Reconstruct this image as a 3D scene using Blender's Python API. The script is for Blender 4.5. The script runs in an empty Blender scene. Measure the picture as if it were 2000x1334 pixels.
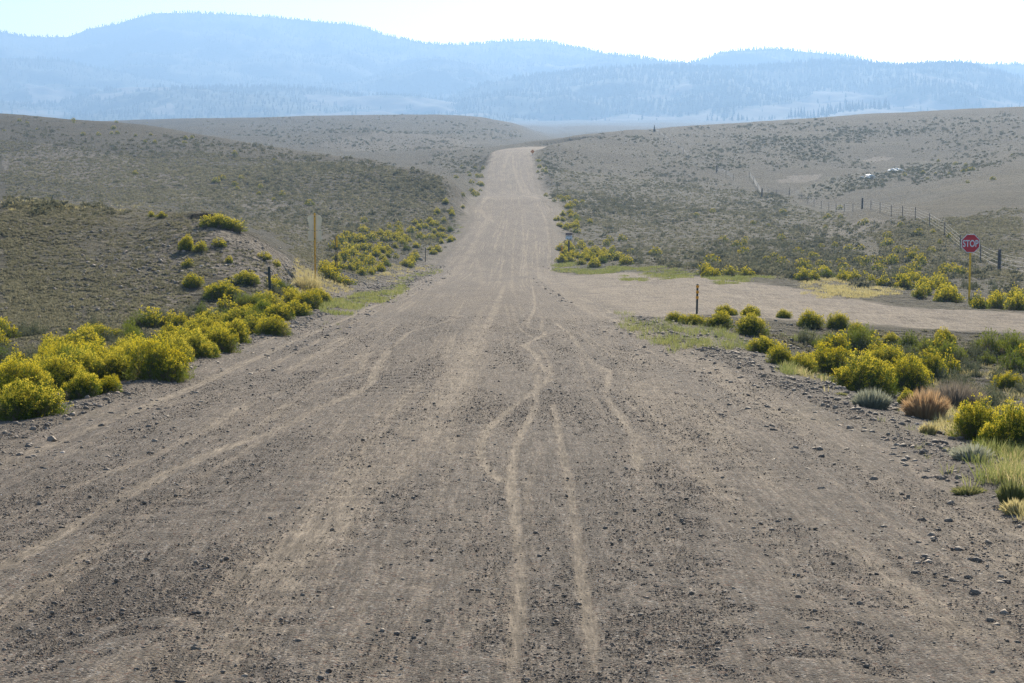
import bpy, math, random, time
_T0 = time.time()
import numpy as np
from mathutils import Vector, Matrix

random.seed(7)
rng = np.random.default_rng(7)
S = bpy.context.scene
COL = S.collection

# ------------------------------------------------------------------ camera, sky, sun, exposure
F = 4000.0                       # focal length in pixels of the 2000 px wide photograph
CAMZ = 2.0
PITCH = math.atan((667 - 245) / F)
SP, CP = math.sin(PITCH), math.cos(PITCH)
cam_d = bpy.data.cameras.new('camera')
cam = bpy.data.objects.new('camera', cam_d)
COL.objects.link(cam)
cam.location = (0, 0, CAMZ)
cam.rotation_euler = (math.pi / 2 - PITCH, 0, 0)
cam_d.sensor_width = 36
cam_d.lens = 36 * F / 2000
cam_d.clip_start = 0.5
cam_d.clip_end = 30000
S.camera = cam

SUN_EL, SUN_AZ = math.radians(24), math.radians(10)      # azimuth measured from +Y (view direction) towards +X
world = bpy.data.worlds.new('World')
S.world = world
world.use_nodes = True
wn = world.node_tree
for n in list(wn.nodes):
    wn.nodes.remove(n)
sky = wn.nodes.new('ShaderNodeTexSky')
sky.sky_type = 'NISHITA'
sky.sun_disc = False
sky.sun_elevation = SUN_EL
sky.sun_rotation = SUN_AZ
sky.altitude = 2500
sky.air_density = 1.0
sky.dust_density = 4.0
sky.ozone_density = 1.0
bg = wn.nodes.new('ShaderNodeBackground')
bg.inputs[1].default_value = 0.11
wo = wn.nodes.new('ShaderNodeOutputWorld')
wn.links.new(sky.outputs[0], bg.inputs[0])
wn.links.new(bg.outputs[0], wo.inputs[0])

sun_d = bpy.data.lights.new('sun', 'SUN')
sun_d.energy = 5.0
sun_d.angle = math.radians(0.6)
sun_d.color = (1.0, 0.89, 0.72)
sun = bpy.data.objects.new('sun', sun_d)
COL.objects.link(sun)
sdir = Vector((math.sin(SUN_AZ) * math.cos(SUN_EL), math.cos(SUN_AZ) * math.cos(SUN_EL), math.sin(SUN_EL)))
sun.rotation_euler = sdir.to_track_quat('Z', 'Y').to_euler()

S.view_settings.view_transform = 'Standard'
S.view_settings.look = 'None'
S.view_settings.gamma = 1
S.view_settings.exposure = 0.97
S.render.engine = 'CYCLES'
S.cycles.max_bounces = 6
S.cycles.diffuse_bounces = 2
S.cycles.transmission_bounces = 3
S.cycles.transparent_max_bounces = 6
S.cycles.volume_bounces = 1
S.cycles.caustics_reflective = False
S.cycles.caustics_refractive = False
S.cycles.use_denoising = True
S.cycles.denoiser = 'OPENIMAGEDENOISE'
S.cycles.denoising_input_passes = 'RGB_ALBEDO_NORMAL'
S.cycles.denoising_prefilter = 'NONE'

# ------------------------------------------------------------------ projection helpers
def ray_wu(px, py):
    """slopes x/y and z/y of the ray through a photograph pixel"""
    a = (np.asarray(px, float) - 1000) / F
    b = (667 - np.asarray(py, float)) / F
    dy = CP + b * SP
    return a / dy, (-SP + b * CP) / dy

def project(x, y, z):
    dep = y * CP - (z - CAMZ) * SP
    dep = np.maximum(dep, 0.1)
    up = y * SP + (z - CAMZ) * CP
    return 1000 + F * x / dep, 667 - F * up / dep

SLOPE = 0.0609
def plane_row(d, off):
    return float(project(0.0, float(d), -SLOPE * d + off)[1])

def pr(*items):
    out = []
    for i, it in enumerate(items):
        if len(it) == 3:
            out.append((it[0], plane_row(it[0], it[2])))
            if i+1 < len(items) and len(items[i+1]) == 3:
                nx_ = items[i+1]; k = max(1, int(math.log(nx_[0]/it[0])/.06))
                for j in range(1, k):
                    d = it[0]*(nx_[0]/it[0])**(j/k); f = (d-it[0])/(nx_[0]-it[0]); f = f*f*(3-2*f)
                    out.append((d, plane_row(d, it[2]*(1-f) + nx_[2]*f)))
        else:
            out.append(it)
    return out

# relief of the ground: for directions across the view, (distance, apparent row) or (distance, 'p', metres above the road plane)
PROF = {
 -800: pr((8,'p',0),(12,'p',-.02),(15,'p',.1),(18,'p',.1),(24,'p',-.4),(38,'p',-.7),(50,'p',-.8),(58,640),(66,580),(74,500),(82,430),(92,395),(102,385),(120,395),(160,400),(210,390),(270,360),(340,310),(410,255),(470,222),(520,208),(600,212),(800,235),(1500,250),(3200,240)),
 0: pr((8,'p',0),(19,'p',-.05),(22,'p',.08),(25.5,'p',.10),(31,'p',-.4),(44,'p',-.7),(52,'p',-.62),(57,660),(61,632),(67,585),(73,535),(80,470),(87,418),(94,393),(102,388),(120,400),(160,405),(210,395),(270,365),(340,315),(410,265),(470,232),(520,221),(600,225),(800,243),(1500,250),(3200,240)),
 250: pr((8,'p',0),(27,'p',0),(31,'p',.1),(35,'p',.0),(42,'p',-.5),(50,'p',-.55),(55,668),(60,636),(66,592),(72,545),(80,482),(87,435),(94,412),(101,407),(120,422),(160,425),(210,405),(270,370),(340,310),(400,265),(450,244),(480,240),(560,250),(800,258),(1000,238),(1200,243),(1500,250),(3200,240)),
 400: pr((8,'p',0),(34,'p',0),(38,'p',.1),(42,'p',0),(48,'p',-.4),(54,'p',-.5),(59,648),(63,620),(68,582),(73,536),(78,490),(82,448),(86,425),(92,416),(98,418),(112,432),(150,438),(200,420),(260,380),(320,325),(380,282),(420,263),(450,263),(550,280),(700,265),(850,243),(1000,232),(1200,238),(1500,248),(3200,238)),
 500: pr((8,'p',0),(42,'p',0),(46,'p',.1),(50,'p',0),(56,'p',-.25),(61,628),(67,590),(73,548),(78,508),(82,475),(86,458),(92,456),(110,466),(150,460),(200,430),(260,385),(320,325),(370,290),(400,279),(430,280),(550,290),(700,268),(850,243),(1000,230),(1200,236),(1500,246),(3200,238)),
 600: pr((8,'p',0),(54,'p',0),(58,'p',.1),(64,'p',.05),(72,'p',0),(80,576),(88,552),(95,533),(105,517),(125,505),(160,480),(200,440),(250,395),(300,345),(345,308),(385,295),(420,298),(550,300),(700,268),(850,242),(1000,228),(1200,234),(1500,244),(3200,238)),
 700: pr((8,'p',0),(76,'p',0),(85,'p',.1),(100,'p',.3),(115,545),(140,520),(170,490),(205,445),(250,400),(290,352),(320,324),(345,311),(380,315),(500,315),(650,280),(800,245),(1000,225),(1200,230),(1500,242),(3200,238)),
 800: pr((8,'p',0),(123,'p',0),(140,535),(160,517),(190,485),(220,450),(250,412),(270,378),(285,350),(300,334),(330,340),(450,325),(600,295),(750,262),(900,235),(1000,223),(1200,227),(1500,240),(3200,238)),
 870: pr((8,'p',0),(150,'p',0),(168,519),(200,484),(240,442),(260,408),(274,376),(285,358),(295,352),(320,358),(400,342),(480,315),(600,290),(750,262),(900,235),(1000,224),(1200,228),(1500,240),(3200,237)),
 930: pr((8,'p',0),(150,'p',0),(164,528),(200,485),(250,434),(270,413),(290,396),(305,388),(330,384),(400,348),(450,327),(520,304),(600,292),(680,286),(750,268),(900,240),(1000,228),(1200,232),(1500,240),(3200,237)),
 1000: pr((8,'p',0),(130,'p',0),(160,530),(200,480),(230,450),(267,418),(290,400),(305,389),(320,386),(345,382),(400,345),(440,318),(476,298),(520,291.5),(560,288),(600,286),(640,285.2),(700,285),(850,262),(1000,244),(1100,242),(1500,246),(2500,237),(3200,235)),
 1080: pr((8,'p',0),(130,'p',0),(160,530),(200,490),(230,460),(267,428),(305,393),(345,380),(400,345),(440,320),(476,302),(520,284),(560,277),(620,273),(750,275),(900,271),(1000,266),(1100,266),(1500,252),(2500,237),(3200,235)),
 1150: pr((8,'p',0),(100,'p',0),(130,'p',.2),(155,528),(200,492),(267,434),(345,385),(420,342),(500,300),(580,272),(640,262),(720,265),(1000,268),(1500,250),(2500,236.5),(3200,235)),
 1250: pr((8,'p',0),(62,'p',0),(100,'p',.1),(130,538),(150,522),(200,487),(267,438),(345,392),(430,345),(520,300),(620,263),(690,254),(800,258),(1000,262),(1500,250),(2500,236),(3200,234.5)),
 1361: pr((8,'p',0),(45,'p',-.02),(53,'p',-.1),(58,'p',0),(62,613),(75,590),(95,562),(115,543),(150,516),(200,482),(267,438),(345,395),(430,350),(530,305),(640,262),(730,245),(800,244),(900,248),(1500,248),(2500,236),(3200,234)),
 1500: pr((8,'p',0),(32,'p',0),(38,'p',-.1),(45,'p',-.35),(52,'p',-.35),(57,635),(61,621),(75,598),(90,575),(108,552),(130,533),(170,505),(220,475),(260,450),(300,425),(360,392),(430,352),(530,305),(650,255),(750,236),(820,235),(950,242),(1500,246),(2500,236),(3200,234)),
 1600: pr((8,'p',0),(27,'p',0),(31,'p',-.2),(38,'p',-.6),(46,'p',-.8),(52,'p',-.7),(57,645),(61,625),(75,603),(88,585),(100,567),(120,548),(160,518),(200,490),(240,460),(270,440),(300,425),(350,402),(420,365),(520,315),(650,255),(750,229),(820,228),(950,238),(1500,246),(3200,234)),
 1700: pr((8,'p',0),(23,'p',0),(27,'p',-.2),(34,'p',-.6),(44,'p',-.9),(52,'p',-.85),(57.5,648),(61,630),(75,609),(84,596),(95,580),(115,557),(150,528),(185,497),(220,462),(250,432),(275,412),(300,403),(340,400),(420,365),(520,318),(650,255),(750,222),(820,221),(950,235),(1500,246),(3200,234)),
 1800: pr((8,'p',0),(20,'p',0),(24,'p',-.2),(32,'p',-.6),(44,'p',-.9),(52,'p',-.85),(57.5,654),(61,636),(74,614),(84,602),(95,590),(115,565),(140,540),(165,508),(195,466),(220,432),(240,412),(260,402),(300,394),(400,362),(520,315),(650,250),(750,216),(820,215),(950,232),(1500,246),(3200,234)),
 1900: pr((8,'p',0),(17,'p',0),(21,'p',-.2),(30,'p',-.7),(44,'p',-1),(52,'p',-.9),(57.5,659),(61,641),(72,622),(80,604),(92,596),(115,570),(140,543),(165,508),(190,468),(215,432),(245,405),(300,375),(400,342),(520,300),(650,240),(750,212),(820,210),(950,230),(1500,246),(3200,234)),
 2000: pr((8,'p',0),(14.5,'p',0),(19,'p',-.2),(30,'p',-.8),(44,'p',-1),(52,'p',-.95),(57.5,663),(61,645),(68,628),(74,613),(85,600),(100,588),(120,566),(145,535),(170,495),(200,450),(250,400),(300,370),(400,330),(500,295),(650,237),(740,208),(800,207),(900,215),(1500,240),(3200,234)),
 2900: pr((8,'p',0),(9.5,'p',0),(13,'p',-.2),(25,'p',-.9),(40,'p',-1),(50,'p',-.95),(57,672),(61,655),(68,640),(74,622),(85,605),(100,590),(120,565),(145,530),(170,480),(200,440),(250,400),(300,365),(400,320),(500,280),(650,220),(740,190),(800,188),(900,200),(1500,235),(3200,234)),
}

def far_d(d):
    return d if d <= 550 else (4300 if d >= 3200 else min(550*(d/550)**1.4, 4150))
for _k in PROF:
    PROF[_k] = [(far_d(q[0]), q[1]) for q in PROF[_k]]

def pchip(xk, yk, x):
    xk = np.asarray(xk, float); yk = np.asarray(yk, float)
    h = np.diff(xk); dl = np.diff(yk) / h
    m = np.zeros(len(xk))
    for i in range(1, len(xk) - 1):
        if dl[i-1] * dl[i] > 0:
            w1 = 2*h[i] + h[i-1]; w2 = h[i] + 2*h[i-1]
            m[i] = (w1 + w2) / (w1/dl[i-1] + w2/dl[i])
    m[0], m[-1] = dl[0], dl[-1]
    x = np.clip(x, xk[0], xk[-1])
    i = np.clip(np.searchsorted(xk, x) - 1, 0, len(h) - 1)
    t = (x - xk[i]) / h[i]
    return ((2*t**3 - 3*t**2 + 1)*yk[i] + (t**3 - 2*t**2 + t)*h[i]*m[i] + (-2*t**3 + 3*t**2)*yk[i+1] + (t**3 - t**2)*h[i]*m[i+1])

LD0, LD1, NL, NP = math.log(8), math.log(4300), 740, 371
ld = np.linspace(LD0, LD1, NL)
kp = sorted(PROF)
tab0 = np.array([pchip(np.log([q[0] for q in PROF[k]]), [q[1] for q in PROF[k]], ld) for k in kp])
pxs = np.linspace(-800, 2900, NP)
TAB = np.array([pchip(kp, tab0[:, j], pxs) for j in range(NL)]).T      # NP x NL

def smooth(a, b, x):
    t = np.clip((x - a) / (b - a), 0, 1)
    return t*t*(3 - 2*t)

def tab_row(px, y):
    fx = np.clip((px + 800) / 3700 * (NP - 1), 0, NP - 1.001)
    fy = np.clip((np.log(np.maximum(y, 1e-3)) - LD0) / (LD1 - LD0) * (NL - 1), 0, NL - 1.001)
    i = fx.astype(int); j = fy.astype(int); u = fx - i; v = fy - j
    return (TAB[i, j]*(1-u)*(1-v) + TAB[i+1, j]*u*(1-v) + TAB[i, j+1]*(1-u)*v + TAB[i+1, j+1]*u*v)

_perm = rng.random((256, 256))
def vnoise(x, y):
    xi = np.floor(x).astype(int); yi = np.floor(y).astype(int)
    u = x - xi; v = y - yi
    u = u*u*(3-2*u); v = v*v*(3-2*v)
    p = _perm
    a = p[xi & 255, yi & 255]; b = p[(xi+1) & 255, yi & 255]; c = p[xi & 255, (yi+1) & 255]; d = p[(xi+1) & 255, (yi+1) & 255]
    return (a*(1-u)*(1-v) + b*u*(1-v) + c*(1-u)*v + d*u*v) - .5
def fbm(x, y, o=3):
    s = 0; a = 1.0
    for k in range(o):
        s = s + a*vnoise(x + 17.3*k, y + 9.1*k); x = x*2.03; y = y*2.03; a *= .5
    return s

# main road: centre line x(y), surface z(y)
RC = np.array([(-60,-.3),(0,-.5),(20,-.55),(32,-.75),(65,-1.2),(100,-1.5),(130,-1.6),(165,-1.3),(215,-.4),(267,.2),(345,0),(420,-.3),(476,0),(500,1.0),(520,2.4),(540,4.6),(560,7.2),(580,10.5),(600,15),(620,20),(640,27),(700,55)])
def road_x(y): return np.interp(y, RC[:, 0], RC[:, 1])
_yy = np.linspace(-60, 700, 1521)
_rc = np.convolve(np.pad(road_x(_yy), 12, mode='edge'), np.ones(25)/25, 'valid')
def road_x(y): return np.interp(y, _yy, _rc)
def row_to_z(y, row):
    return CAMZ + y * np.tan(np.arctan((667 - row) / F) - PITCH)
_k = PROF[1000]
_ry = np.linspace(8, 650, 1285)
_rz = row_to_z(_ry, pchip(np.log([q[0] for q in _k]), [q[1] for q in _k], np.log(_ry)))
def road_z(y):
    return np.where(y < 8, -SLOPE*y + (_rz[0] + SLOPE*8), np.interp(y, _ry, _rz))
def half_w(y):
    w = 4.35 + 0*y
    w = w + 0.9*np.exp(-((y-277)/12.)**2)*1.0
    return w

def height(x, y, rough=True):
    x = np.asarray(x, float); y = np.asarray(y, float)
    yc = np.maximum(y, 8.0)
    xx = x
    z = -SLOPE*yc
    for _ in range(4):
        px = 1000 + F*xx / np.maximum(yc*CP - (z-CAMZ)*SP, 1)
        z = row_to_z(yc, tab_row(px, yc))
    z = np.where(y < 8, z + SLOPE*(8 - y), z)
    ad = np.abs(x - road_x(y))
    if rough:
        n = .05*fbm(x/1.7, y/1.7, 3) + .22*fbm(x/11, y/14, 3)*smooth(30, 70, yc) + 1.3*fbm(x/60+5, y/75, 3)*smooth(90, 400, yc) + 5*fbm(x/300, y/330, 2)*smooth(500, 1200, yc)*.6
        # low hummocks of soil round the tussocks, rills on the cut bank
        n = n + .07*fbm(x/.6, y/.8, 2)*smooth(55, 70, yc)*(1-smooth(150, 250, yc))
        off = smooth(4.4, 8.5, ad)
        z = z + n*off
        # crumbling lip of the cut bank
        pxv = 1000 + F*x/np.maximum(yc, 1)
        lip = smooth(330, 380, pxv)*(1 - smooth(430, 480, pxv))
        ledge = (fbm(x/1.3, y/1.3, 3))*2.6 + 86
        z = z + lip*.2*(smooth(-.35, .35, yc - ledge)*(1 - smooth(0, 14, yc - ledge)))
    # gravel road blended in
    k = 1 - smooth(0.0, 3.4, ad - half_w(y))
    k = k * (1 - smooth(630, 660, y))
    rz = road_z(np.minimum(y, 650)) + 0.06*(1 - np.minimum(ad/4.35, 1)**2)
    z = z*(1-k) + rz*k
    # small bermed edge
    berm = .07*np.exp(-((ad - half_w(y) - .35)/.35)**2) * (1 - side_mask(x, y))
    z = z + berm*(y < 400)
    return z

def in_poly(px, py, poly):
    px = np.asarray(px, float); py = np.asarray(py, float)
    c = np.zeros(px.shape, bool)
    n = len(poly)
    for i in range(n):
        x1, y1 = poly[i]; x2, y2 = poly[(i+1) % n]
        if y1 == y2: continue
        cond = ((y1 > py) != (y2 > py)) & (px < (x2-x1)*(py-y1)/(y2-y1) + x1)
        c ^= cond
    return c

def poly_dist(x, y, pts):
    """distance to an open polyline"""
    d = np.full(np.shape(x), 1e9)
    for (x1, y1), (x2, y2) in zip(pts[:-1], pts[1:]):
        vx, vy = x2-x1, y2-y1
        t = np.clip(((x-x1)*vx + (y-y1)*vy)/(vx*vx+vy*vy+1e-12), 0, 1)
        d = np.minimum(d, np.hypot(x-(x1+t*vx), y-(y1+t*vy)))
    return d

# side road outline on the ground (metres)
def wpt(px, d): return ((px-1000)/F*d, d)
SIDE_FAR = [wpt(1040,165), wpt(1085,156), wpt(1160,142), wpt(1250,135), wpt(1361,121), wpt(1450,110), wpt(1560,101), wpt(1700,88), wpt(1800,84.5), wpt(1893,79.5), wpt(2000,75), wpt(2300,69), wpt(2900,64)]
SIDE_NEAR = [wpt(2900,58.5), wpt(2300,60), wpt(2000,60.2), wpt(1700,60.4), wpt(1500,60.6), wpt(1361,61.5), wpt(1250,62), wpt(1205,60.5), wpt(1190,56), wpt(1150,62)]
SIDE = SIDE_FAR + SIDE_NEAR
def side_mask(x, y, soft=1.2):
    x = np.asarray(x, float); y = np.asarray(y, float)
    m = np.zeros(x.shape)
    near = (y > 40) & (y < 180) & (x > -3)
    if near.any():
        xs, ys = x[near], y[near]
        ins = in_poly(xs, ys, SIDE)
        d = poly_dist(xs, ys, SIDE)
        sd = np.where(ins, d, -d)
        m[near] = smooth(-soft, soft*.6, sd)
    return m

_hd = np.exp(np.linspace(math.log(9), math.log(4200), 250))
def hit(px, py, fine=None):
    """ground point seen at a photograph pixel"""
    px = np.atleast_1d(np.asarray(px, float)); py = np.atleast_1d(np.asarray(py, float))
    u, w = ray_wu(px, py)
    fine = len(px) < 10 if fine is None else fine
    out = np.zeros((len(px), 3)); ok = np.zeros(len(px), bool)
    for s in range(0, len(px), 4000):
        uu = u[s:s+4000, None]; ww = w[s:s+4000, None]
        Y = np.broadcast_to(_hd[None], (uu.shape[0], len(_hd)))
        g = (CAMZ + ww*Y) - height(uu*Y, Y, False)
        below = g < 0
        idx = np.argmax(below, 1); good = below.any(1) & (idx > 0)
        i1 = np.maximum(idx, 1)
        lo = _hd[i1-1].copy(); hi = _hd[np.minimum(i1+1, len(_hd)-1)].copy(); uf = uu[:, 0]; wf = ww[:, 0]
        if fine:
            Yf = lo[:, None]*.97 + (hi*1.03-lo*.97)[:, None]*np.linspace(0, 1, 160)[None]
            bl = CAMZ + wf[:, None]*Yf < height(uf[:, None]*Yf, Yf); bl[:, -1] = True
            k = np.maximum(np.argmax(bl, 1), 1); rr = np.arange(len(k)); lo = Yf[rr, k-1]; hi = Yf[rr, k]
        for _ in range(9):
            mid = (lo+hi)/2; bel = CAMZ + wf*mid < height(uf*mid, mid, fine)
            hi = np.where(bel, mid, hi); lo = np.where(bel, lo, mid)
        d = (lo+hi)/2; x = uf*d
        out[s:s+4000] = np.stack([x, d, height(x, d)], 1); ok[s:s+4000] = good
    return out, ok

# ------------------------------------------------------------------ object helpers
def mesh_np(name, V, Fa, mats, attrs=None, smooth_f=False, midx=None, link=True):
    """V n x 3, Fa m x k (k = 3 or 4)"""
    V = np.asarray(V, np.float32); Fa = np.asarray(Fa, np.int32)
    me = bpy.data.meshes.new(name)
    me.vertices.add(len(V)); me.vertices.foreach_set('co', V.ravel())
    k = Fa.shape[1]; m = len(Fa)
    me.loops.add(m*k); me.loops.foreach_set('vertex_index', Fa.ravel())
    me.polygons.add(m)
    me.polygons.foreach_set('loop_start', np.arange(0, m*k, k, dtype=np.int32))
    me.polygons.foreach_set('loop_total', np.full(m, k, np.int32))
    if smooth_f: me.polygons.foreach_set('use_smooth', np.ones(m, bool))
    for mt in (mats if isinstance(mats, (list, tuple)) else [mats]): me.materials.append(mt)
    if midx is not None: me.polygons.foreach_set('material_index', np.asarray(midx, np.int32))
    if attrs:
        for an, av in attrs.items():
            a = me.attributes.new(an, 'FLOAT', 'POINT'); a.data.foreach_set('value', np.asarray(av, np.float32))
    me.update()
    me.validate(verbose=False) if False else None
    o = bpy.data.objects.new(name, me)
    if link: COL.objects.link(o)
    return o

def tag(o, label=None, cat=None, group=None, kind=None):
    if label: o['label'] = label
    if cat: o['category'] = cat
    if group: o['group'] = group
    if kind: o['kind'] = kind
    return o

def empty(name, loc, rz=0):
    o = bpy.data.objects.new(name, None); COL.objects.link(o)
    o.location = loc; o.rotation_euler = (0, 0, rz); o.empty_display_size = .2
    return o

class MB:
    def __init__(s): s.v = []; s.f = []
    def add(s, v, f):
        b = len(s.v); s.v += [tuple(p) for p in v]; s.f += [tuple(i+b for i in q) for q in f]
    def box(s, c, h, rz=0):
        cx, cy, cz = c; hx, hy, hz = h; v = []
        for sx in (-1, 1):
            for sy in (-1, 1):
                for sz in (-1, 1):
                    x, y = sx*hx, sy*hy
                    v.append((cx + x*math.cos(rz) - y*math.sin(rz), cy + x*math.sin(rz) + y*math.cos(rz), cz + sz*hz))
        s.add(v, [(0,1,3,2),(4,6,7,5),(0,4,5,1),(2,3,7,6),(0,2,6,4),(1,5,7,3)])
    def tube(s, pts, r, n=6, cap=True):
        pts = [Vector(p) for p in pts]; rings = []
        rr = r if isinstance(r, (list, tuple)) else [r]*len(pts)
        for i, p in enumerate(pts):
            t = (pts[min(i+1, len(pts)-1)] - pts[max(i-1, 0)]).normalized()
            a = t.cross(Vector((0, 0, 1)));
            if a.length < 1e-3: a = Vector((1, 0, 0))
            a.normalize(); b = t.cross(a)
            rings.append([p + (a*math.cos(2*math.pi*k/n) + b*math.sin(2*math.pi*k/n))*rr[i] for k in range(n)])
        v = [q for rg in rings for q in rg]; f = []
        for i in range(len(pts)-1):
            for k in range(n):
                f.append((i*n+k, i*n+(k+1) % n, (i+1)*n+(k+1) % n, (i+1)*n+k))
        if cap:
            f.append(tuple(range(n))[::-1]); f.append(tuple((len(pts)-1)*n+k for k in range(n)))
        s.add(v, f)
    def prism(s, outline, y0, y1):
        """outline in x,z extruded along y"""
        n = len(outline)
        v = [(x, y0, z) for x, z in outline] + [(x, y1, z) for x, z in outline]
        f = [tuple(range(n)), tuple(range(2*n-1, n-1, -1))] + [(i, i+n, (i+1) % n+n, (i+1) % n) for i in range(n)]
        s.add(v, f)
    def build(s, name, mat, parent=None, bevel=0, sm=False):
        me = bpy.data.meshes.new(name); me.from_pydata(s.v, [], s.f); me.materials.append(mat)
        import bmesh
        bm = bmesh.new(); bm.from_mesh(me); bmesh.ops.recalc_face_normals(bm, faces=bm.faces); bm.to_mesh(me); bm.free()
        if sm:
            for p in me.polygons: p.use_smooth = True
        o = bpy.data.objects.new(name, me); COL.objects.link(o)
        if parent: o.parent = parent
        if bevel:
            m = o.modifiers.new('bevel', 'BEVEL'); m.width = bevel; m.segments = 1
        return o

# ------------------------------------------------------------------ materials
class NT:
    def __init__(s, name):
        s.m = bpy.data.materials.new(name); s.m.use_nodes = True; s.t = s.m.node_tree
        for n in list(s.t.nodes): s.t.nodes.remove(n)
        s.out = s.t.nodes.new('ShaderNodeOutputMaterial')
    def n(s, ty, **kw):
        nd = s.t.nodes.new(ty)
        for k, v in kw.items(): setattr(nd, k, v)
        return nd
    def l(s, a, b): s.t.links.new(a, b)
    def val(s, sock, v):
        if isinstance(v, bpy.types.NodeSocket): s.l(v, sock)
        else: sock.default_value = v if not isinstance(v, tuple) or len(v) == 4 or sock.type == 'VECTOR' else (*v, 1)
    def mix(s, f, a, b, bt='MIX'):
        nd = s.n('ShaderNodeMix', data_type='RGBA', blend_type=bt, clamp_factor=True)
        s.val(nd.inputs[0], f); s.val(nd.inputs[6], a); s.val(nd.inputs[7], b)
        return nd.outputs[2]
    def math(s, op, a, b=0.0, c=None, clamp=False):
        nd = s.n('ShaderNodeMath', operation=op, use_clamp=clamp)
        s.val(nd.inputs[0], a); s.val(nd.inputs[1], b)
        if c is not None: s.val(nd.inputs[2], c)
        return nd.outputs[0]
    def ramp(s, f, a, b, lo=0.0, hi=1.0):
        nd = s.n('ShaderNodeMapRange', interpolation_type='SMOOTHSTEP')
        s.val(nd.inputs[0], f); nd.inputs[1].default_value = a; nd.inputs[2].default_value = b
        nd.inputs[3].default_value = lo; nd.inputs[4].default_value = hi
        return nd.outputs[0]
    def attr(s, name):
        nd = s.n('ShaderNodeAttribute', attribute_name=name); return nd.outputs['Fac']
    def pos(s, scale=(1, 1, 1), loc=(0, 0, 0)):
        g = s.n('ShaderNodeNewGeometry'); m = s.n('ShaderNodeMapping')
        m.inputs['Scale'].default_value = scale; m.inputs['Location'].default_value = loc
        s.l(g.outputs['Position'], m.inputs[0]); return m.outputs[0]
    def noise(s, v, scale, detail=4, rough=.55, dist=0):
        nd = s.n('ShaderNodeTexNoise'); s.l(v, nd.inputs['Vector'])
        nd.inputs['Scale'].default_value = scale; nd.inputs['Detail'].default_value = detail
        nd.inputs['Roughness'].default_value = rough; nd.inputs['Distortion'].default_value = dist
        return nd.outputs[0]
    def voro(s, v, scale, feature='F1', rnd=1):
        nd = s.n('ShaderNodeTexVoronoi', feature=feature); s.l(v, nd.inputs['Vector'])
        nd.inputs['Scale'].default_value = scale; nd.inputs['Randomness'].default_value = rnd
        return nd
    def bump(s, h, strength, dist, nrm=None):
        nd = s.n('ShaderNodeBump'); s.l(h, nd.inputs['Height'])
        nd.inputs['Strength'].default_value = strength; nd.inputs['Distance'].default_value = dist
        if nrm: s.l(nrm, nd.inputs['Normal'])
        return nd.outputs[0]
    def pbr(s, col, rough=.8, nrm=None, spec=.3, metal=0):
        b = s.n('ShaderNodeBsdfPrincipled'); s.val(b.inputs['Base Color'], col); s.val(b.inputs['Roughness'], rough)
        b.inputs['Specular IOR Level'].default_value = spec; b.inputs['Metallic'].default_value = metal
        if nrm: s.l(nrm, b.inputs['Normal'])
        s.l(b.outputs[0], s.out.inputs[0]); return b

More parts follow.
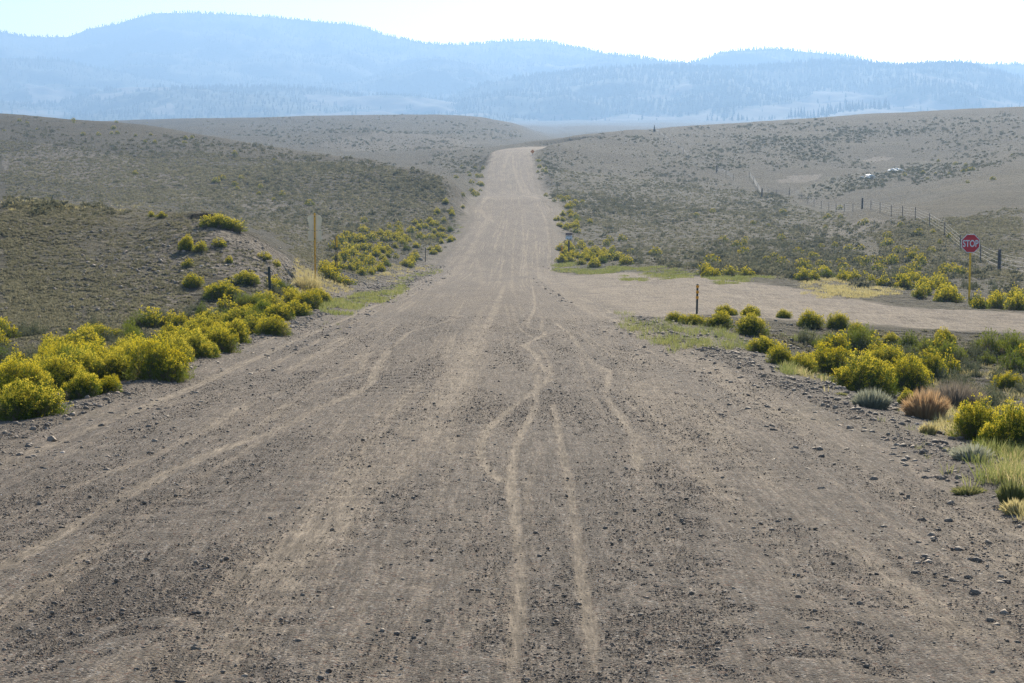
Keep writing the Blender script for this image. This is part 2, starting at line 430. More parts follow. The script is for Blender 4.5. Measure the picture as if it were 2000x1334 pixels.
def ground_material(name):
    t = NT(name)
    P = t.pos()
    grav, tan, pale, veg, dry, till = (t.attr(k) for k in ('grav', 'tan', 'pale', 'veg', 'dry', 'till'))
    # --- open ground between the plants, darkened to stand in for their shaded sides
    n1 = t.noise(P, .06, 5, .6); n2 = t.noise(P, .7, 5, .65); n3 = t.noise(P, 5.0, 5, .7)
    Pst = t.pos((.35, 1.0, 1.0))
    n4 = t.noise(Pst, 2.2, 6, .75)
    soil = t.mix(t.ramp(n2, .3, .7), (0.036, 0.029, 0.015), (0.058, 0.047, 0.025))
    soil = t.mix(t.ramp(n3, .4, .75), soil, (0.025, 0.020, 0.010))
    cover = t.mix(t.ramp(n3, .3, .7), (0.017, 0.016, 0.006), (0.036, 0.032, 0.012))
    cover = t.mix(t.ramp(n1, .4, .62), cover, (0.047, 0.041, 0.017))
    tuft = t.ramp(n4, .38, .54)
    hill = t.mix(tuft, soil, cover)
    # clumps at several sizes
    v2 = t.voro(P, 1.3); sp = t.ramp(v2.outputs['Distance'], .18, .42, 1, 0)
    v3 = t.voro(P, .45); sp3 = t.ramp(v3.outputs['Distance'], .16, .34, 1, 0)
    sp3 = t.math('MULTIPLY', sp3, t.ramp(n2, .42, .55))
    n5 = t.noise(t.pos((0.098, 0.399, 0.294)), .55, 6, .75)
    hill = t.mix(t.ramp(n5, .50, .60, 0, .55), hill, (0.014, 0.014, 0.006))
    hill = t.mix(t.ramp(n5, .46, .38, 0, .45), hill, (0.068, 0.056, 0.029))
    hill = t.mix(t.math('MULTIPLY', sp, .5), hill, (0.010, 0.012, 0.005))
    hill = t.mix(t.math('MULTIPLY', sp3, .75), hill, (0.009, 0.010, 0.004))
    # pale flat stones lying about
    vp = t.voro(P, 3.2); vpc = t.n('ShaderNodeSeparateColor'); t.l(vp.outputs['Color'], vpc.inputs[0])
    chip = t.math('MULTIPLY', t.math('LESS_THAN', vp.outputs['Distance'], .2), t.math('GREATER_THAN', vpc.outputs[0], .8))
    hill = t.mix(chip, hill, (0.133, 0.124, 0.089))
    hill = t.mix(t.math('MULTIPLY', pale, .85), hill, t.mix(t.ramp(n3, .35, .65), (.25, .212, .168), (.12, .10, .078)))
    hill = t.mix(t.math('MULTIPLY', till, .85), hill, t.mix(t.ramp(n4, .4, .6), (.032, .034, .018), (.115, .10, .062)))
    hill = t.mix(t.math('MULTIPLY', chip, till), hill, (0.120, 0.113, 0.083))
    hill = t.mix(t.math('MULTIPLY', veg, .75), hill, t.mix(t.ramp(n3, .3, .7), (0.023, 0.030, 0.007), (0.046, 0.051, 0.015)))
    hill = t.mix(t.math('MULTIPLY', dry, .8), hill, t.mix(t.ramp(n3, .3, .7), (0.057, 0.047, 0.014), (0.090, 0.075, 0.028)))
    # --- gravel of the roads: stones set in tan dust
    va = t.voro(P, 55); vb = t.voro(P, 105); vc = t.voro(P, 22)
    ra = t.n('ShaderNodeSeparateColor'); t.l(va.outputs['Color'], ra.inputs[0])
    rb = t.n('ShaderNodeSeparateColor'); t.l(vb.outputs['Color'], rb.inputs[0])
    rc = t.n('ShaderNodeSeparateColor'); t.l(vc.outputs['Color'], rc.inputs[0])
    Pr = t.pos((0.702, 0.085, 0.696)); band = t.noise(Pr, 1.1, 4, .6)
    grain = t.noise(t.pos((0.702, 0.320, 0.696)), 14, 5, .8)
    dust = t.mix(t.ramp(t.noise(P, 3, 4), .3, .7), (0.182, 0.146, 0.104), (0.242, 0.196, 0.142))
    stone = t.mix(ra.outputs[0], (0.056, 0.049, 0.042), (0.204, 0.171, 0.135))
    stone = t.mix(t.ramp(ra.outputs[1], .88, .94), stone, (0.295, 0.271, 0.230))
    stone = t.mix(t.ramp(ra.outputs[2], .9, .95), stone, (0.120, 0.071, 0.049))
    stoneb = t.mix(rb.outputs[0], (0.064, 0.055, 0.047), (0.218, 0.181, 0.142))
    amt = t.math('ADD', t.math('MULTIPLY', tan, .85), t.ramp(band, .38, .66, 0, .30))
    amt = t.math('ADD', amt, t.ramp(grain, .35, .65, -.22, .22))
    isa = t.math('GREATER_THAN', rb.outputs[1], t.math('ADD', amt, .22))
    isb = t.math('GREATER_THAN', ra.outputs[2], t.math('ADD', amt, .40))
    g = t.mix(isa, dust, stoneb)
    g = t.mix(isb, g, stone)
    big = t.math('MULTIPLY', t.math('LESS_THAN', vc.outputs['Distance'], .30), t.math('GREATER_THAN', rc.outputs[0], t.math('ADD', t.math('MULTIPLY', tan, .3), .72)))
    g = t.mix(big, g, t.mix(rc.outputs[1], (0.035, 0.030, 0.027), (0.120, 0.099, 0.082)))
    g = t.mix(t.ramp(band, .52, .36, 0, .22), g, (0.077, 0.064, 0.052))
    # fine streaks dragged along the road by wheels and the grader
    sk = t.ramp(t.noise(t.pos((1.0, .022, 1.0)), 17, 6, .85), .38, .62, .64, 1.24)
    sk2 = t.ramp(t.noise(t.pos((1.0, .07, 1.0)), 42, 4, .8), .36, .64, .66, 1.28)
    vm = t.n('ShaderNodeVectorMath', operation='SCALE'); t.l(g, vm.inputs[0]); t.l(t.math('MULTIPLY', sk, sk2), vm.inputs['Scale'])
    g = vm.outputs[0]
    hk = t.ramp(t.noise(t.pos((1.0, .35, 1.0)), 3.4, 6, .85), .38, .62, .45, 1.5)
    vh = t.n('ShaderNodeVectorMath', operation='SCALE'); t.l(hill, vh.inputs[0]); t.l(hk, vh.inputs['Scale'])
    hill = vh.outputs[0]
    col = t.mix(grav, hill, g)
    hb = t.math('ADD', t.math('MULTIPLY', va.outputs['Distance'], -.45), t.math('MULTIPLY', vb.outputs['Distance'], -.25))
    hb = t.math('ADD', hb, t.math('MULTIPLY', t.math('MULTIPLY', big, t.math('SUBTRACT', .28, vc.outputs['Distance'])), 4.0))
    hb = t.math('MULTIPLY', hb, t.math('SUBTRACT', 1.0, t.math('MULTIPLY', tan, .6)))
    bmp_g = t.bump(hb, 1.0, .02)
    hh = t.math('ADD', t.math('MULTIPLY', n4, .5), t.math('ADD', t.math('MULTIPLY', sp, .35), t.math('MULTIPLY', n3, .25)))
    hh = t.math('ADD', hh, t.math('MULTIPLY', sp3, .5))
    bmp_h = t.bump(hh, 1.0, .45)
    mixn = t.n('ShaderNodeMix', data_type='VECTOR'); t.l(grav, mixn.inputs[0]); t.l(bmp_h, mixn.inputs[4]); t.l(bmp_g, mixn.inputs[5])
    t.pbr(col, .95, mixn.outputs[1], .12)
    return t.m

def simple(name, col, rough=.6, spec=.4, metal=0, nscale=8, vary=.25, bump=0, bscale=40, dirt=None):
    t = NT(name); tc = t.n('ShaderNodeTexCoord'); v = tc.outputs['Object']
    n = t.noise(v, nscale, 5, .6)
    dark = tuple(c*(1-vary) for c in col); light = tuple(min(1, c*(1+vary*.5)) for c in col)
    c = t.mix(t.ramp(n, .3, .7), dark, light)
    if dirt: c = t.mix(t.ramp(t.noise(v, nscale*3, 5, .7), .55, .75, 0, .7), c, dirt)
    nrm = t.bump(t.noise(v, bscale, 4), bump, .01) if bump else None
    t.pbr(c, rough, nrm, spec, metal)
    return t.m

def leafy(name, c1, c2, trans=.5, var_attr=False, rough=.7):
    """leaf or petal: diffuse plus light let through, colour varied along the plant and between plants"""
    t = NT(name)
    oi = t.n('ShaderNodeObjectInfo'); g = t.n('ShaderNodeNewGeometry')
    r = t.math('MULTIPLY', oi.outputs['Random'], .5)
    isl = g.outputs['Random Per Island']
    f = t.math('ADD', r, t.math('MULTIPLY', isl, .5))
    if var_attr: f = t.math('ADD', t.math('MULTIPLY', t.attr('var'), .6), t.math('MULTIPLY', isl, .4))
    c = t.mix(f, c1, c2)
    d = t.n('ShaderNodeBsdfDiffuse'); t.l(c, d.inputs[0])
    tr = t.n('ShaderNodeBsdfTranslucent'); t.l(c, tr.inputs[0])
    m = t.n('ShaderNodeMixShader'); m.inputs[0].default_value = trans
    t.l(d.outputs[0], m.inputs[1]); t.l(tr.outputs[0], m.inputs[2]); t.l(m.outputs[0], t.out.inputs[0])
    return t.m

M_ground = ground_material('ground_surface')
M_leaf = leafy('rabbitbrush_leaf', (.06, .105, .008), (.22, .235, .04), .5)
M_flower = leafy('rabbitbrush_flower', (.64, .50, .012), (.77, .64, .09), .5)
M_stem = leafy('dry_stem', (.17, .13, .085), (.28, .22, .15), .25)
M_sage = leafy('sagebrush_leaf', (.09, .105, .06), (.17, .175, .10), .35)
M_grassg = leafy('green_grass_blade', (.13, .16, .045), (.36, .33, .14), .45)
M_grassy = leafy('dry_grass_blade', (.48, .40, .16), (.62, .54, .28), .5)
M_orange = leafy('rust_dry_stem', (.42, .26, .13), (.60, .44, .25), .5)
M_greyg = leafy('grey_green_blade', (.26, .27, .19), (.40, .40, .29), .45)
M_tuft = leafy('tussock', (.075, .075, .035), (.17, .15, .075), .35)
M_brown = leafy('bare_twig', (.2, .165, .125), (.33, .28, .21), .4)
M_needle = leafy('conifer_needle', (.018, .03, .018), (.04, .055, .03), .1)
M_bark = simple('bark', (.1, .075, .055), .9, .2)
def stone_material():
    t = NT('stone'); v = t.attr('var'); P = t.pos()
    c = t.n('ShaderNodeValToRGB'); e = c.color_ramp.elements
    e[0].position = 0; e[0].color = (.07, .055, .043, 1); e[1].position = 1; e[1].color = (.5, .44, .38, 1)
    for p_, q in ((.45, (.16, .127, .095, 1)), (.75, (.29, .23, .17, 1)), (.9, (.26, .175, .115, 1))):
        k = e.new(p_); k.color = q
    t.l(v, c.inputs[0])
    cc = t.mix(t.ramp(t.noise(P, 60, 4), .3, .7, 0, .5), c.outputs[0], (.28, .225, .17))
    t.pbr(cc, .75, t.bump(t.noise(P, 90, 4), .4, .01), .2)
    return t.m
M_stone = stone_material()

# ------------------------------------------------------------------ ground masks
def ground_masks(x, y, z):
    px, py = project(x, np.maximum(y, 2), z)
    ad = np.abs(x - road_x(y))
    n = fbm(x/1.1, y/1.6, 3)
    road = (1 - smooth(-.2, 1.3, ad - half_w(y) + n*1.2)) * (1 - smooth(640, 660, y)) + 0
    sd = side_mask(x + n*.6, y + n*1.0)
    grav = np.clip(np.maximum(road, sd), 0, 1)
    # rubble shoulder left and right of the near road
    sh = (1 - smooth(1.0, 3.0, ad - half_w(y) + n*1.5)) * smooth(3, 10, y)
    grav = np.maximum(grav, .75*sh*(y < 430))
    tan = sd*.55*(1-road)
    veg = np.zeros_like(x); dry = np.zeros_like(x); pale = np.zeros_like(x); till = np.zeros_like(x)
    def poly(arr, pts, val, soft=True, nz=14):
        nn = fbm(px/nz/3, py/nz*1.2, 3)*nz
        arr[:] = np.maximum(arr, val*in_poly(px+nn, py+nn*.6, pts))
    poly(veg, [(1090,516),(1250,525),(1480,536),(1500,548),(1250,540),(1085,530)], .8, nz=4)
    poly(veg, [(1205,620),(1300,628),(1400,650),(1420,680),(1320,690),(1240,665)], .7, nz=10)
    poly(veg, [(600,600),(700,575),(760,560),(840,520),(850,530),(770,575),(640,625)], .6, nz=8)
    poly(dry, [(1530,545),(1640,550),(1760,566),(1745,578),(1600,574)], .95, nz=4)
    poly(dry, [(590,470),(640,540),(700,560),(790,530),(740,520),(660,560),(570,540)], .5, nz=16)
    poly(pale, [(352,440),(400,425),(440,440),(480,455),(560,500),(600,540),(520,560),(430,540),(380,520),(345,480)], .8, nz=16)
    poly(pale, [(200,520),(350,440),(400,560),(300,625),(180,600)], .5, nz=20)
    poly(pale, [(1500,466),(1560,448),(1640,440),(1700,425),(1740,432),(1660,458),(1580,470)], .6, nz=8)
    poly(pale, [(1515,352),(1550,344),(1605,340),(1600,350),(1560,358),(1525,358)], .75, nz=7)
    poly(pale, [(1683,314),(1715,307),(1750,309),(1700,320)], .7, nz=6)
    poly(pale, [(0,290),(100,280),(330,330),(560,400),(520,410),(250,370),(0,330)], .55, nz=30)  # pale band, relief shading of the left hill put into the colour
    poly(pale, [(620,290),(730,255),(850,262),(960,280),(880,290),(700,300)], .3, nz=20)
    poly(pale, [(500,440),(620,440),(760,470),(700,480),(600,470)], .25, nz=16)
    poly(till, [(0,392),(120,396),(300,412),(370,425),(310,480),(280,540),(240,600),(150,640),(0,645)], .85, nz=14)
    poly(dry, [(0,385),(150,393),(320,408),(380,420),(260,440),(0,420)], .3, nz=14)
    poly(till, [(1070,330),(1500,370),(1640,410),(1700,480),(2000,500),(2000,590),(1560,540),(1200,515),(1080,420)], .55, nz=24)
    poly(till, [(1540,380),(1600,350),(1700,340),(1790,315),(1860,320),(1760,345),(1680,365),(1600,385)], .8, nz=8)
    poly(dry, [(1640,470),(1760,455),(1840,470),(1800,500),(1650,490)], .25, nz=16)
    poly(dry, [(1800,375),(1900,345),(2000,330),(2000,350),(1880,370)], .35, nz=12)
    off = 1 - np.clip(road + sd, 0, 1)
    return dict(grav=grav, tan=tan, veg=veg*off, dry=dry*off, pale=pale*off, till=till*off)

# ------------------------------------------------------------------ the ground: one sheet
def grid_faces(nr, nc):
    i = np.arange(nr-1)[:, None]*nc + np.arange(nc-1)[None]
    i = i.ravel()
    return np.stack([i, i+1, i+1+nc, i+nc], 1)

us = np.concatenate([np.linspace(-1.6, -.30, 50)[:-1], np.linspace(-.30, .30, 860), np.linspace(.30, 1.6, 50)[1:]])
rows_y = np.concatenate([[-60, -30, -15, -6, 0, 4], np.exp(np.linspace(math.log(7), math.log(50), 260)), np.exp(np.linspace(math.log(50.2), math.log(130), 330)), np.exp(np.linspace(math.log(130.5), math.log(1500), 500)), np.exp(np.linspace(math.log(1515), math.log(4250), 70))])
Yg = np.repeat(rows_y[:, None], len(us), 1)
Xg = us[None]*np.maximum(Yg, 9)
# widen behind the camera
Zg = height(Xg.ravel(), Yg.ravel()).reshape(Xg.shape)
x, y, z = Xg.ravel(), Yg.ravel(), Zg.ravel()
mk = ground_masks(x, y, z)
adr = np.abs(x - road_x(y)) - half_w(y)
sink = (1 - smooth(-.5, .1, adr))*(y < 530)
sink = np.maximum(sink, smooth(.55, 1.0, side_mask(x, y)))
zz = z - .10*sink
ground = mesh_np('ground', np.stack([x, y, zz], 1), grid_faces(*Xg.shape), M_ground, mk, smooth_f=True)
tag(ground, kind='structure')

# side road sheet
sf, sn = SIDE_FAR, [wpt(p, d) for p, d in ((1130,62), (1160,60), (1190,58.5), (1230,59), (1361,60), (1450,60), (1560,59.8), (1700,59.6), (1800,59.5), (1893,59.4), (2000,59.2), (2300,59), (2900,57.5))]
SA = np.array(sf); SB = np.array(sn)
ta = np.linspace(0, 1, 360); tb = np.linspace(0, 1, 130)
tk = np.linspace(0, 1, len(SA))
A = np.stack([np.interp(ta, tk, SA[:, 0]), np.interp(ta, tk, SA[:, 1]+1.5)], 1)
B = np.stack([np.interp(ta, tk, SB[:, 0]), np.interp(ta, tk, SB[:, 1])], 1)
G = A[None]*(1-tb[:, None, None]) + B[None]*tb[:, None, None]
x, y = G[..., 0].ravel(), G[..., 1].ravel()
z = height(x, y)
smk = side_mask(x, y)
side_streak = .8*fbm(x/9, (y-.02*x)/.45, 3) + .4*fbm(x/1.5, y/1.5, 3)
x_in = np.abs(x - road_x(y)) - half_w(y)
mk = ground_masks(x, y, z)
mk['tan'] = np.clip(mk['tan'] + side_streak*smk, 0, 1)
rutn = fbm(x/6, y/.35, 3)
zs = z + .012 - .12*(1 - smooth(.25, .55, smk)) - .16*(1 - smooth(-.7, -.35, x_in)) + .02*rutn
side = mesh_np('side_road', np.stack([x, y, zs], 1), grid_faces(len(tb), len(ta)), M_ground, mk, smooth_f=True)
tag(side, kind='structure')

# main road sheet with its dusty wheel tracks
def plane_hit(px, py):
    """point of the main road under a pixel of the photograph"""
    u, w = ray_wu(px, py)
    d = 9*np.ones_like(u)
    ds = np.exp(np.linspace(math.log(7), math.log(640), 2500))
    g = (CAMZ + w[:, None]*ds[None]) - road_z(ds)[None]
    idx = np.argmax(g < 0, 1)
    d = ds[idx]
    return u*d, d

TRACKS = [   # dusty lines: points in the photograph, half width in metres, strength
 ([(1080,800),(1095,880),(1110,960),(1125,1060),(1135,1150),(1150,1240),(1162,1340)], .055, 1.0),
 ([(1050,740),(1045,800),(1010,880),(998,960),(1010,1050),(1016,1150),(1008,1250),(1000,1340)], .06, .85),
 ([(1065,880),(1030,980),(1035,1060),(1040,1150)], .05, .35),
 ([(985,560),(970,600),(950,645),(920,700),(895,760),(850,820),(800,900)], .16, .55),
 ([(950,600),(925,640),(905,670)], .14, .4),
 ([(1040,560),(1045,600),(1030,640),(1065,655),(1028,682),(1052,705),(1040,730),(1078,735),(1060,760)], .07, .8),
 ([(1020,680),(1045,700),(1062,725),(1075,745),(1040,775),(985,820),(955,850),(938,890),(950,930),(985,955)], .07, .75),
 ([(1060,690),(1075,720),(1072,750),(1098,748)], .06, .6),
 ([(1035,620),(1060,625),(1055,650),(1020,640),(1035,622)], .06, .6),
 ([(1000,600),(1010,640),(1040,665)], .06, .5),
 ([(1085,635),(1110,655),(1130,680),(1152,712),(1190,735),(1185,780),(1215,830),(1240,870),(1245,930)], .07, .75),
 ([(1130,690),(1150,760),(1180,830)], .06, .4),
 ([(905,620),(850,640),(800,655),(765,685),(715,700),(705,730),(640,750)], .07, .75),
 ([(760,690),(740,720),(720,760),(640,800),(540,850),(430,890),(300,950),(150,1040),(0,1130)], .11, .75),
 ([(700,735),(600,760),(500,790),(400,850),(250,920),(120,970)], .09, .4),
 ([(640,800),(480,890),(350,980),(210,1060),(100,1150),(0,1210)], .09, .5),
 ([(160,1070),(140,1150),(120,1240),(95,1340)], .08, .3),
 ([(850,555),(820,585),(740,640),(660,680),(560,730)], .1, .4),
 ([(50,895),(151,852),(197,833),(387,755),(563,674),(634,643),(760,587),(850,542)], .12, 1.0),
 ([(0,920),(50,895),(110,872)], .25, .5),
 ([(1130,560),(1180,610),(1260,660),(1350,712),(1500,800),(1650,895),(1850,1025),(2050,1160)], .24, .4),
 ([(1200,620),(1240,650),(1330,690),(1480,760),(1640,850),(1800,930),(2000,1060)], .18, .35),
 ([(1235,690),(1300,770),(1400,860),(1540,980),(1690,1110),(1860,1260)], .2, .35),
 ([(1180,640),(1230,740),(1330,870),(1440,1010),(1560,1160),(1700,1340)], .22, .3),
 ([(1400,1000),(1500,1050),(1640,1150),(1760,1280)], .12, .35),
 ([(940,640),(890,760),(830,850),(700,980),(600,1080),(480,1200),(350,1340)], .4, .5),
 ([(870,720),(800,780),(650,1000),(560,1150),(500,1300)], .12, .35),
 ([(900,1000),(840,1150),(810,1250)], .08, .3),
 ([(920,1020),(950,1120),(960,1260)], .25, .25),
 ([(1075,530),(1072,470),(1065,430),(1050,400)], .18, .6),
 ([(1000,560),(1003,480),(1010,430)], .14, .45),
 ([(1030,540),(1022,460),(1020,420)], .14, .5),
 ([(975,560),(985,480),(992,420)], .14, .5),
 ([(955,560),(970,480),(975,440)], .12, .35),
 ([(850,560),(900,520),(935,460),(960,420)], .5, .5),
 ([(945,560),(925,480),(950,430),(945,410)], .3, .35),
 ([(1052,545),(1048,480),(1040,430)], .12, .4),
 ([(940,398),(960,385),(1030,384),(1052,388)], .5, .8),
 ([(938,410),(950,425),(968,436)], .45, .7),
 ([(1022,378),(1010,350),(1002,318),(1002,302)], .3, .7),
 ([(985,330),(990,310),(1000,298)], .4, .6),
 ([(1035,378),(1020,350),(1016,330)], .25, .55),
 ([(982,380),(980,350),(978,330)], .25, .35),
 ([(998,372),(992,340)], .2, .35),
]
nx = 400
yr = np.concatenate([[-58, -30, -10, 0, 4], np.exp(np.linspace(math.log(7), math.log(645), 1500))])
so = np.linspace(-1, 1, nx)
Yr = np.repeat(yr[:, None], nx, 1)
HWx = (half_w(yr) + .25)[:, None]
Xr = road_x(yr)[:, None] + so[None]*HWx
tanr = np.zeros_like(Xr)
wob = .06*fbm(Xr/.5, Yr/1.3, 3) + .12*fbm(Xr/.3+40, Yr/3, 2)
for pts, w, st in TRACKS:
    a = np.array(pts, float)
    # smooth the traced line
    k = np.linspace(0, len(a)-1, (len(a)-1)*6+1)
    a = np.stack([pchip(np.arange(len(a)), a[:, 0], k), pchip(np.arange(len(a)), a[:, 1], k)], 1)
    tx, ty = plane_hit(a[:, 0], a[:, 1])
    o = np.argsort(ty); lo, hi = ty.min(), ty.max()
    sel = (yr > lo - 2) & (yr < hi*1.02 + 2)
    w = w*.62
    xs, ys = Xr[sel], Yr[sel]
    d = poly_dist(xs, ys, list(zip(tx, ty)))
    # a track's dust breaks up along its length
    brk = .85 + .8*fbm(xs/.35+3*w, ys/2.2, 3)
    d = d + wob[sel]*w*1.2
    val = min(1, st*1.15)*np.exp(-(d/(w*1.25))**4)*np.clip(brk, .55, 1.15)
    tanr[sel] = np.maximum(tanr[sel], val)
sx_ = Xr - road_x(Yr)
stk = 1.1*fbm(sx_/.09+.5*np.sin(Yr/14.), Yr/22, 2) + .55*fbm(sx_/.5+7+.2*np.sin(Yr/23.), Yr/60, 2)
tanr = np.maximum(tanr, smooth(.14, .5, stk)*(.34 + .22*smooth(14, 40, Yr) + .2*smooth(120, 200, Yr))*np.clip(.8+fbm(sx_/.3, Yr/4, 2), .2, 1.2))
def tan_at(px_, py_):
    i = np.clip(np.searchsorted(yr, py_), 0, len(yr)-1)
    j = np.clip(((px_ - road_x(py_))/(half_w(py_)+.25)*.5 + .5)*(nx-1), 0, nx-1).astype(int)
    return tanr[i, j]
x, y = Xr.ravel(), Yr.ravel()
z = height(x, y)
mk = ground_masks(x, y, z)
edge = smooth(3.4, 4.6, np.abs(x - road_x(y)))
far = smooth(280, 480, y)*.15  # dust tone raised with distance, painting in grazing sheen and haze
mk['tan'] = np.clip(np.maximum(tanr.ravel(), mk['tan']) + edge*.08 + far + .6*smooth(500, 560, y), 0, 1)
mk['tan'] = np.clip(mk['tan'] + (side_mask(x, y))*.35, 0, 1)
# washboard ripples across the wheel paths, and slightly sunk tracks
dx = x - road_x(y)
rip = np.sin(y*2*math.pi/.75 + 1.3*fbm(x/.8, y/3, 2)*6)*np.exp(-((dx+1.1+.5*fbm(y/9, y*0, 2))/.8)**2)*smooth(20, 32, y)*(1-smooth(60, 75, y))
rip2 = np.sin(y*2*math.pi/.6 + 2*fbm(x/.6+9, y/3, 2)*6)*np.exp(-((dx-1.2)/.6)**2)*smooth(38, 50, y)*(1-smooth(80, 120, y))
rip3 = np.sin(y*2*math.pi/.55 + 2*fbm(x/.6+9, y/2, 2)*6)*np.exp(-((dx+1.7)/1.1)**2)*(1-smooth(16, 26, y))
zr = z + .015 + .012*rip + .008*rip2 + .004*rip3 - .012*tanr.ravel() + .02*fbm(x/.5, y/4, 3) + .012*fbm(x/.15, y/.2, 2)*(y < 60)
ax = np.abs(so)[None].repeat(len(yr), 0).ravel()
zr = zr - .13*smooth(.965, 1.0, ax)
road = mesh_np('main_road', np.stack([x, y, zr], 1), grid_faces(*Xr.shape), M_ground, mk, smooth_f=True)
tag(road, kind='structure')

# ------------------------------------------------------------------ scattering of many small meshes into one object
def scatter(name, protos, pos, scale, rotz, mat, var=None, tilt=None, label=None, flat=None):
    Vs, Fs, As, base = [], [], [], 0
    pos = np.asarray(pos); n = len(pos)
    which = rng.integers(0, len(protos), n)
    var = rng.random(n) if var is None else var
    for k, (pv, pf) in enumerate(protos):
        ii = np.where(which == k)[0]
        if not len(ii): continue
        c, s = np.cos(rotz[ii])[:, None], np.sin(rotz[ii])[:, None]
        sc = scale[ii]
        if sc.ndim == 1: sc = np.stack([sc]*3, 1)
        v = pv[None]*sc[:, None, :]
        X = v[..., 0]*c - v[..., 1]*s; Y = v[..., 0]*s + v[..., 1]*c
        v = np.stack([X, Y, v[..., 2]], -1) + pos[ii][:, None, :]
        nv = pv.shape[0]
        f = pf[None] + (np.arange(len(ii))*nv)[:, None, None] + base
        Vs.append(v.reshape(-1, 3)); Fs.append(f.reshape(-1, pf.shape[1])); As.append(np.repeat(var[ii], nv)); base += nv*len(ii)
    o = mesh_np(name, np.concatenate(Vs), np.concatenate(Fs), mat, {'var': np.concatenate(As)})
    return o

def icosa():
    p = (1+5**.5)/2
    v = np.array([(-1,p,0),(1,p,0),(-1,-p,0),(1,-p,0),(0,-1,p),(0,1,p),(0,-1,-p),(0,1,-p),(p,0,-1),(p,0,1),(-p,0,-1),(-p,0,1)])/1.9
    f = np.array([(0,11,5),(0,5,1),(0,1,7),(0,7,10),(0,10,11),(1,5,9),(5,11,4),(11,10,2),(10,7,6),(7,1,8),(3,9,4),(3,4,2),(3,2,6),(3,6,8),(3,8,9),(4,9,5),(2,4,11),(6,2,10),(8,6,7),(9,8,1)])
    return v, f
def rock_proto(sub=0, amp=.25):
    v, f = icosa()
    for _ in range(sub):
        nv = list(map(tuple, v)); cache = {}; nf = []
        def mid(a, b):
            k = (min(a, b), max(a, b))
            if k not in cache:
                m = (np.array(nv[a])+np.array(nv[b]))/2; m = m/np.linalg.norm(m); cache[k] = len(nv); nv.append(tuple(m))
            return cache[k]
        for a, b, c in f:
            ab, bc, ca = mid(a, b), mid(b, c), mid(c, a)
            nf += [(a, ab, ca), (b, bc, ab), (c, ca, bc), (ab, bc, ca)]
        v, f = np.array(nv), np.array(nf)
    v = v/np.linalg.norm(v, axis=1, keepdims=True)
    q = v.copy()
    # chop with random planes for a broken-stone look
    for _ in range(7):
        nrm = rng.normal(size=3); nrm /= np.linalg.norm(nrm); c = rng.uniform(.45, .85)
        d = q @ nrm; q = q - np.maximum(d - c, 0)[:, None]*nrm
    q = q*(1 + amp*.3*rng.normal(size=(len(q), 1)))
    q = q*np.array([1, rng.uniform(.6, .95), rng.uniform(.4, .75)])
    return q, f
PEB = [rock_proto(0) for _ in range(10)]

def quick_z(x, y): return height(x, y)

# loose pebbles on the main road
def octa():
    v = np.array([(1,0,0),(-1,0,0),(0,1,0),(0,-1,0),(0,0,1),(0,0,-1)], float)
    f = np.array([(0,2,4),(2,1,4),(1,3,4),(3,0,4),(2,0,5),(1,2,5),(3,1,5),(0,3,5)])
    return v, f
OCT = []
for _ in range(12):
    v, f = octa(); OCT.append(((v*rng.uniform(.7, 1.1, (6, 1)) + rng.normal(size=(6, 3))*.12)*np.array([1, rng.uniform(.6, 1), rng.uniform(.4, .8)]), f))
def pebbles():
    for k, (n, r0, rs, rmax, pro, nm, lab) in enumerate((
            (480000, .0028, .40, .011, OCT, 'gravel', 'fine gravel strewn over the whole road'),
            (30000, .0050, .38, .022, PEB, 'pebbles', 'loose dark and pale pebbles lying on the gravel road'))):
        d = np.exp(rng.uniform(math.log(8.2), math.log(60), n)); u = rng.uniform(-.275, .275, n)
        x = u*d
        lane = fbm(x/.45, d/5, 3) + .5*fbm(x/.12, d/.5, 2)
        keep = rng.random(n) < np.clip(.55 + 1.3*lane, .1, 1)
        keep &= (np.abs(x - road_x(d)) < 4.8) & (rng.random(n) > .93*np.clip(tan_at(x, d)*1.5, 0, 1))
        x, d = x[keep], d[keep]; n = len(x)
        r = r0*np.exp(rng.exponential(rs, n)); r = np.clip(r, r0, rmax)*np.clip(.8 + d/45, 1, 1.7)
        z = height(x, d) + .015
        var = np.clip(rng.beta(1.1, 2.2, n), 0, 1)
        o = scatter(nm, pro, np.stack([x, d, z + r*.15], 1), r, rng.uniform(0, 6.28, n), M_stone, var)
        tag(o, lab, 'gravel', kind='stuff')
pebbles()

def shoulder_stones():
    pts = []
    n = 210000
    y = np.exp(rng.uniform(math.log(9), math.log(170), n)); side_ = rng.choice([-1, 1], n)
    o_ = np.where(rng.random(n) < .35, rng.exponential(.8, n), rng.uniform(-1.2, 5.0, n)); n_o = fbm(y/.8, side_*7 + o_/.6, 2)
    x = road_x(y) + side_*(4.25 + o_ + .25*fbm(y/2, y*0+3, 2))
    z = height(x, y)
    px, py = project(x, y, z)
    ok = (px > -100) & (px < 2100) & (side_mask(x, y) < .3) & (rng.random(n) < np.clip(.5+1.5*n_o, .1, 1))
    x, y, z = x[ok], y[ok], z[ok]; n = len(x)
    r = np.clip(.006*np.exp(rng.exponential(.52, n)), .006, .06)*np.clip(.8 + y/70, 1, 2.2)*.8
    var = rng.beta(1.6, 2.0, n)
    o = scatter('rubble', PEB[:4]+OCT[:0], np.stack([x, y, z + r*.15], 1), r, rng.uniform(0, 6.28, n), M_stone, var)
    tag(o, 'broken stones and rubble along both road shoulders', 'rubble', kind='stuff')
shoulder_stones()

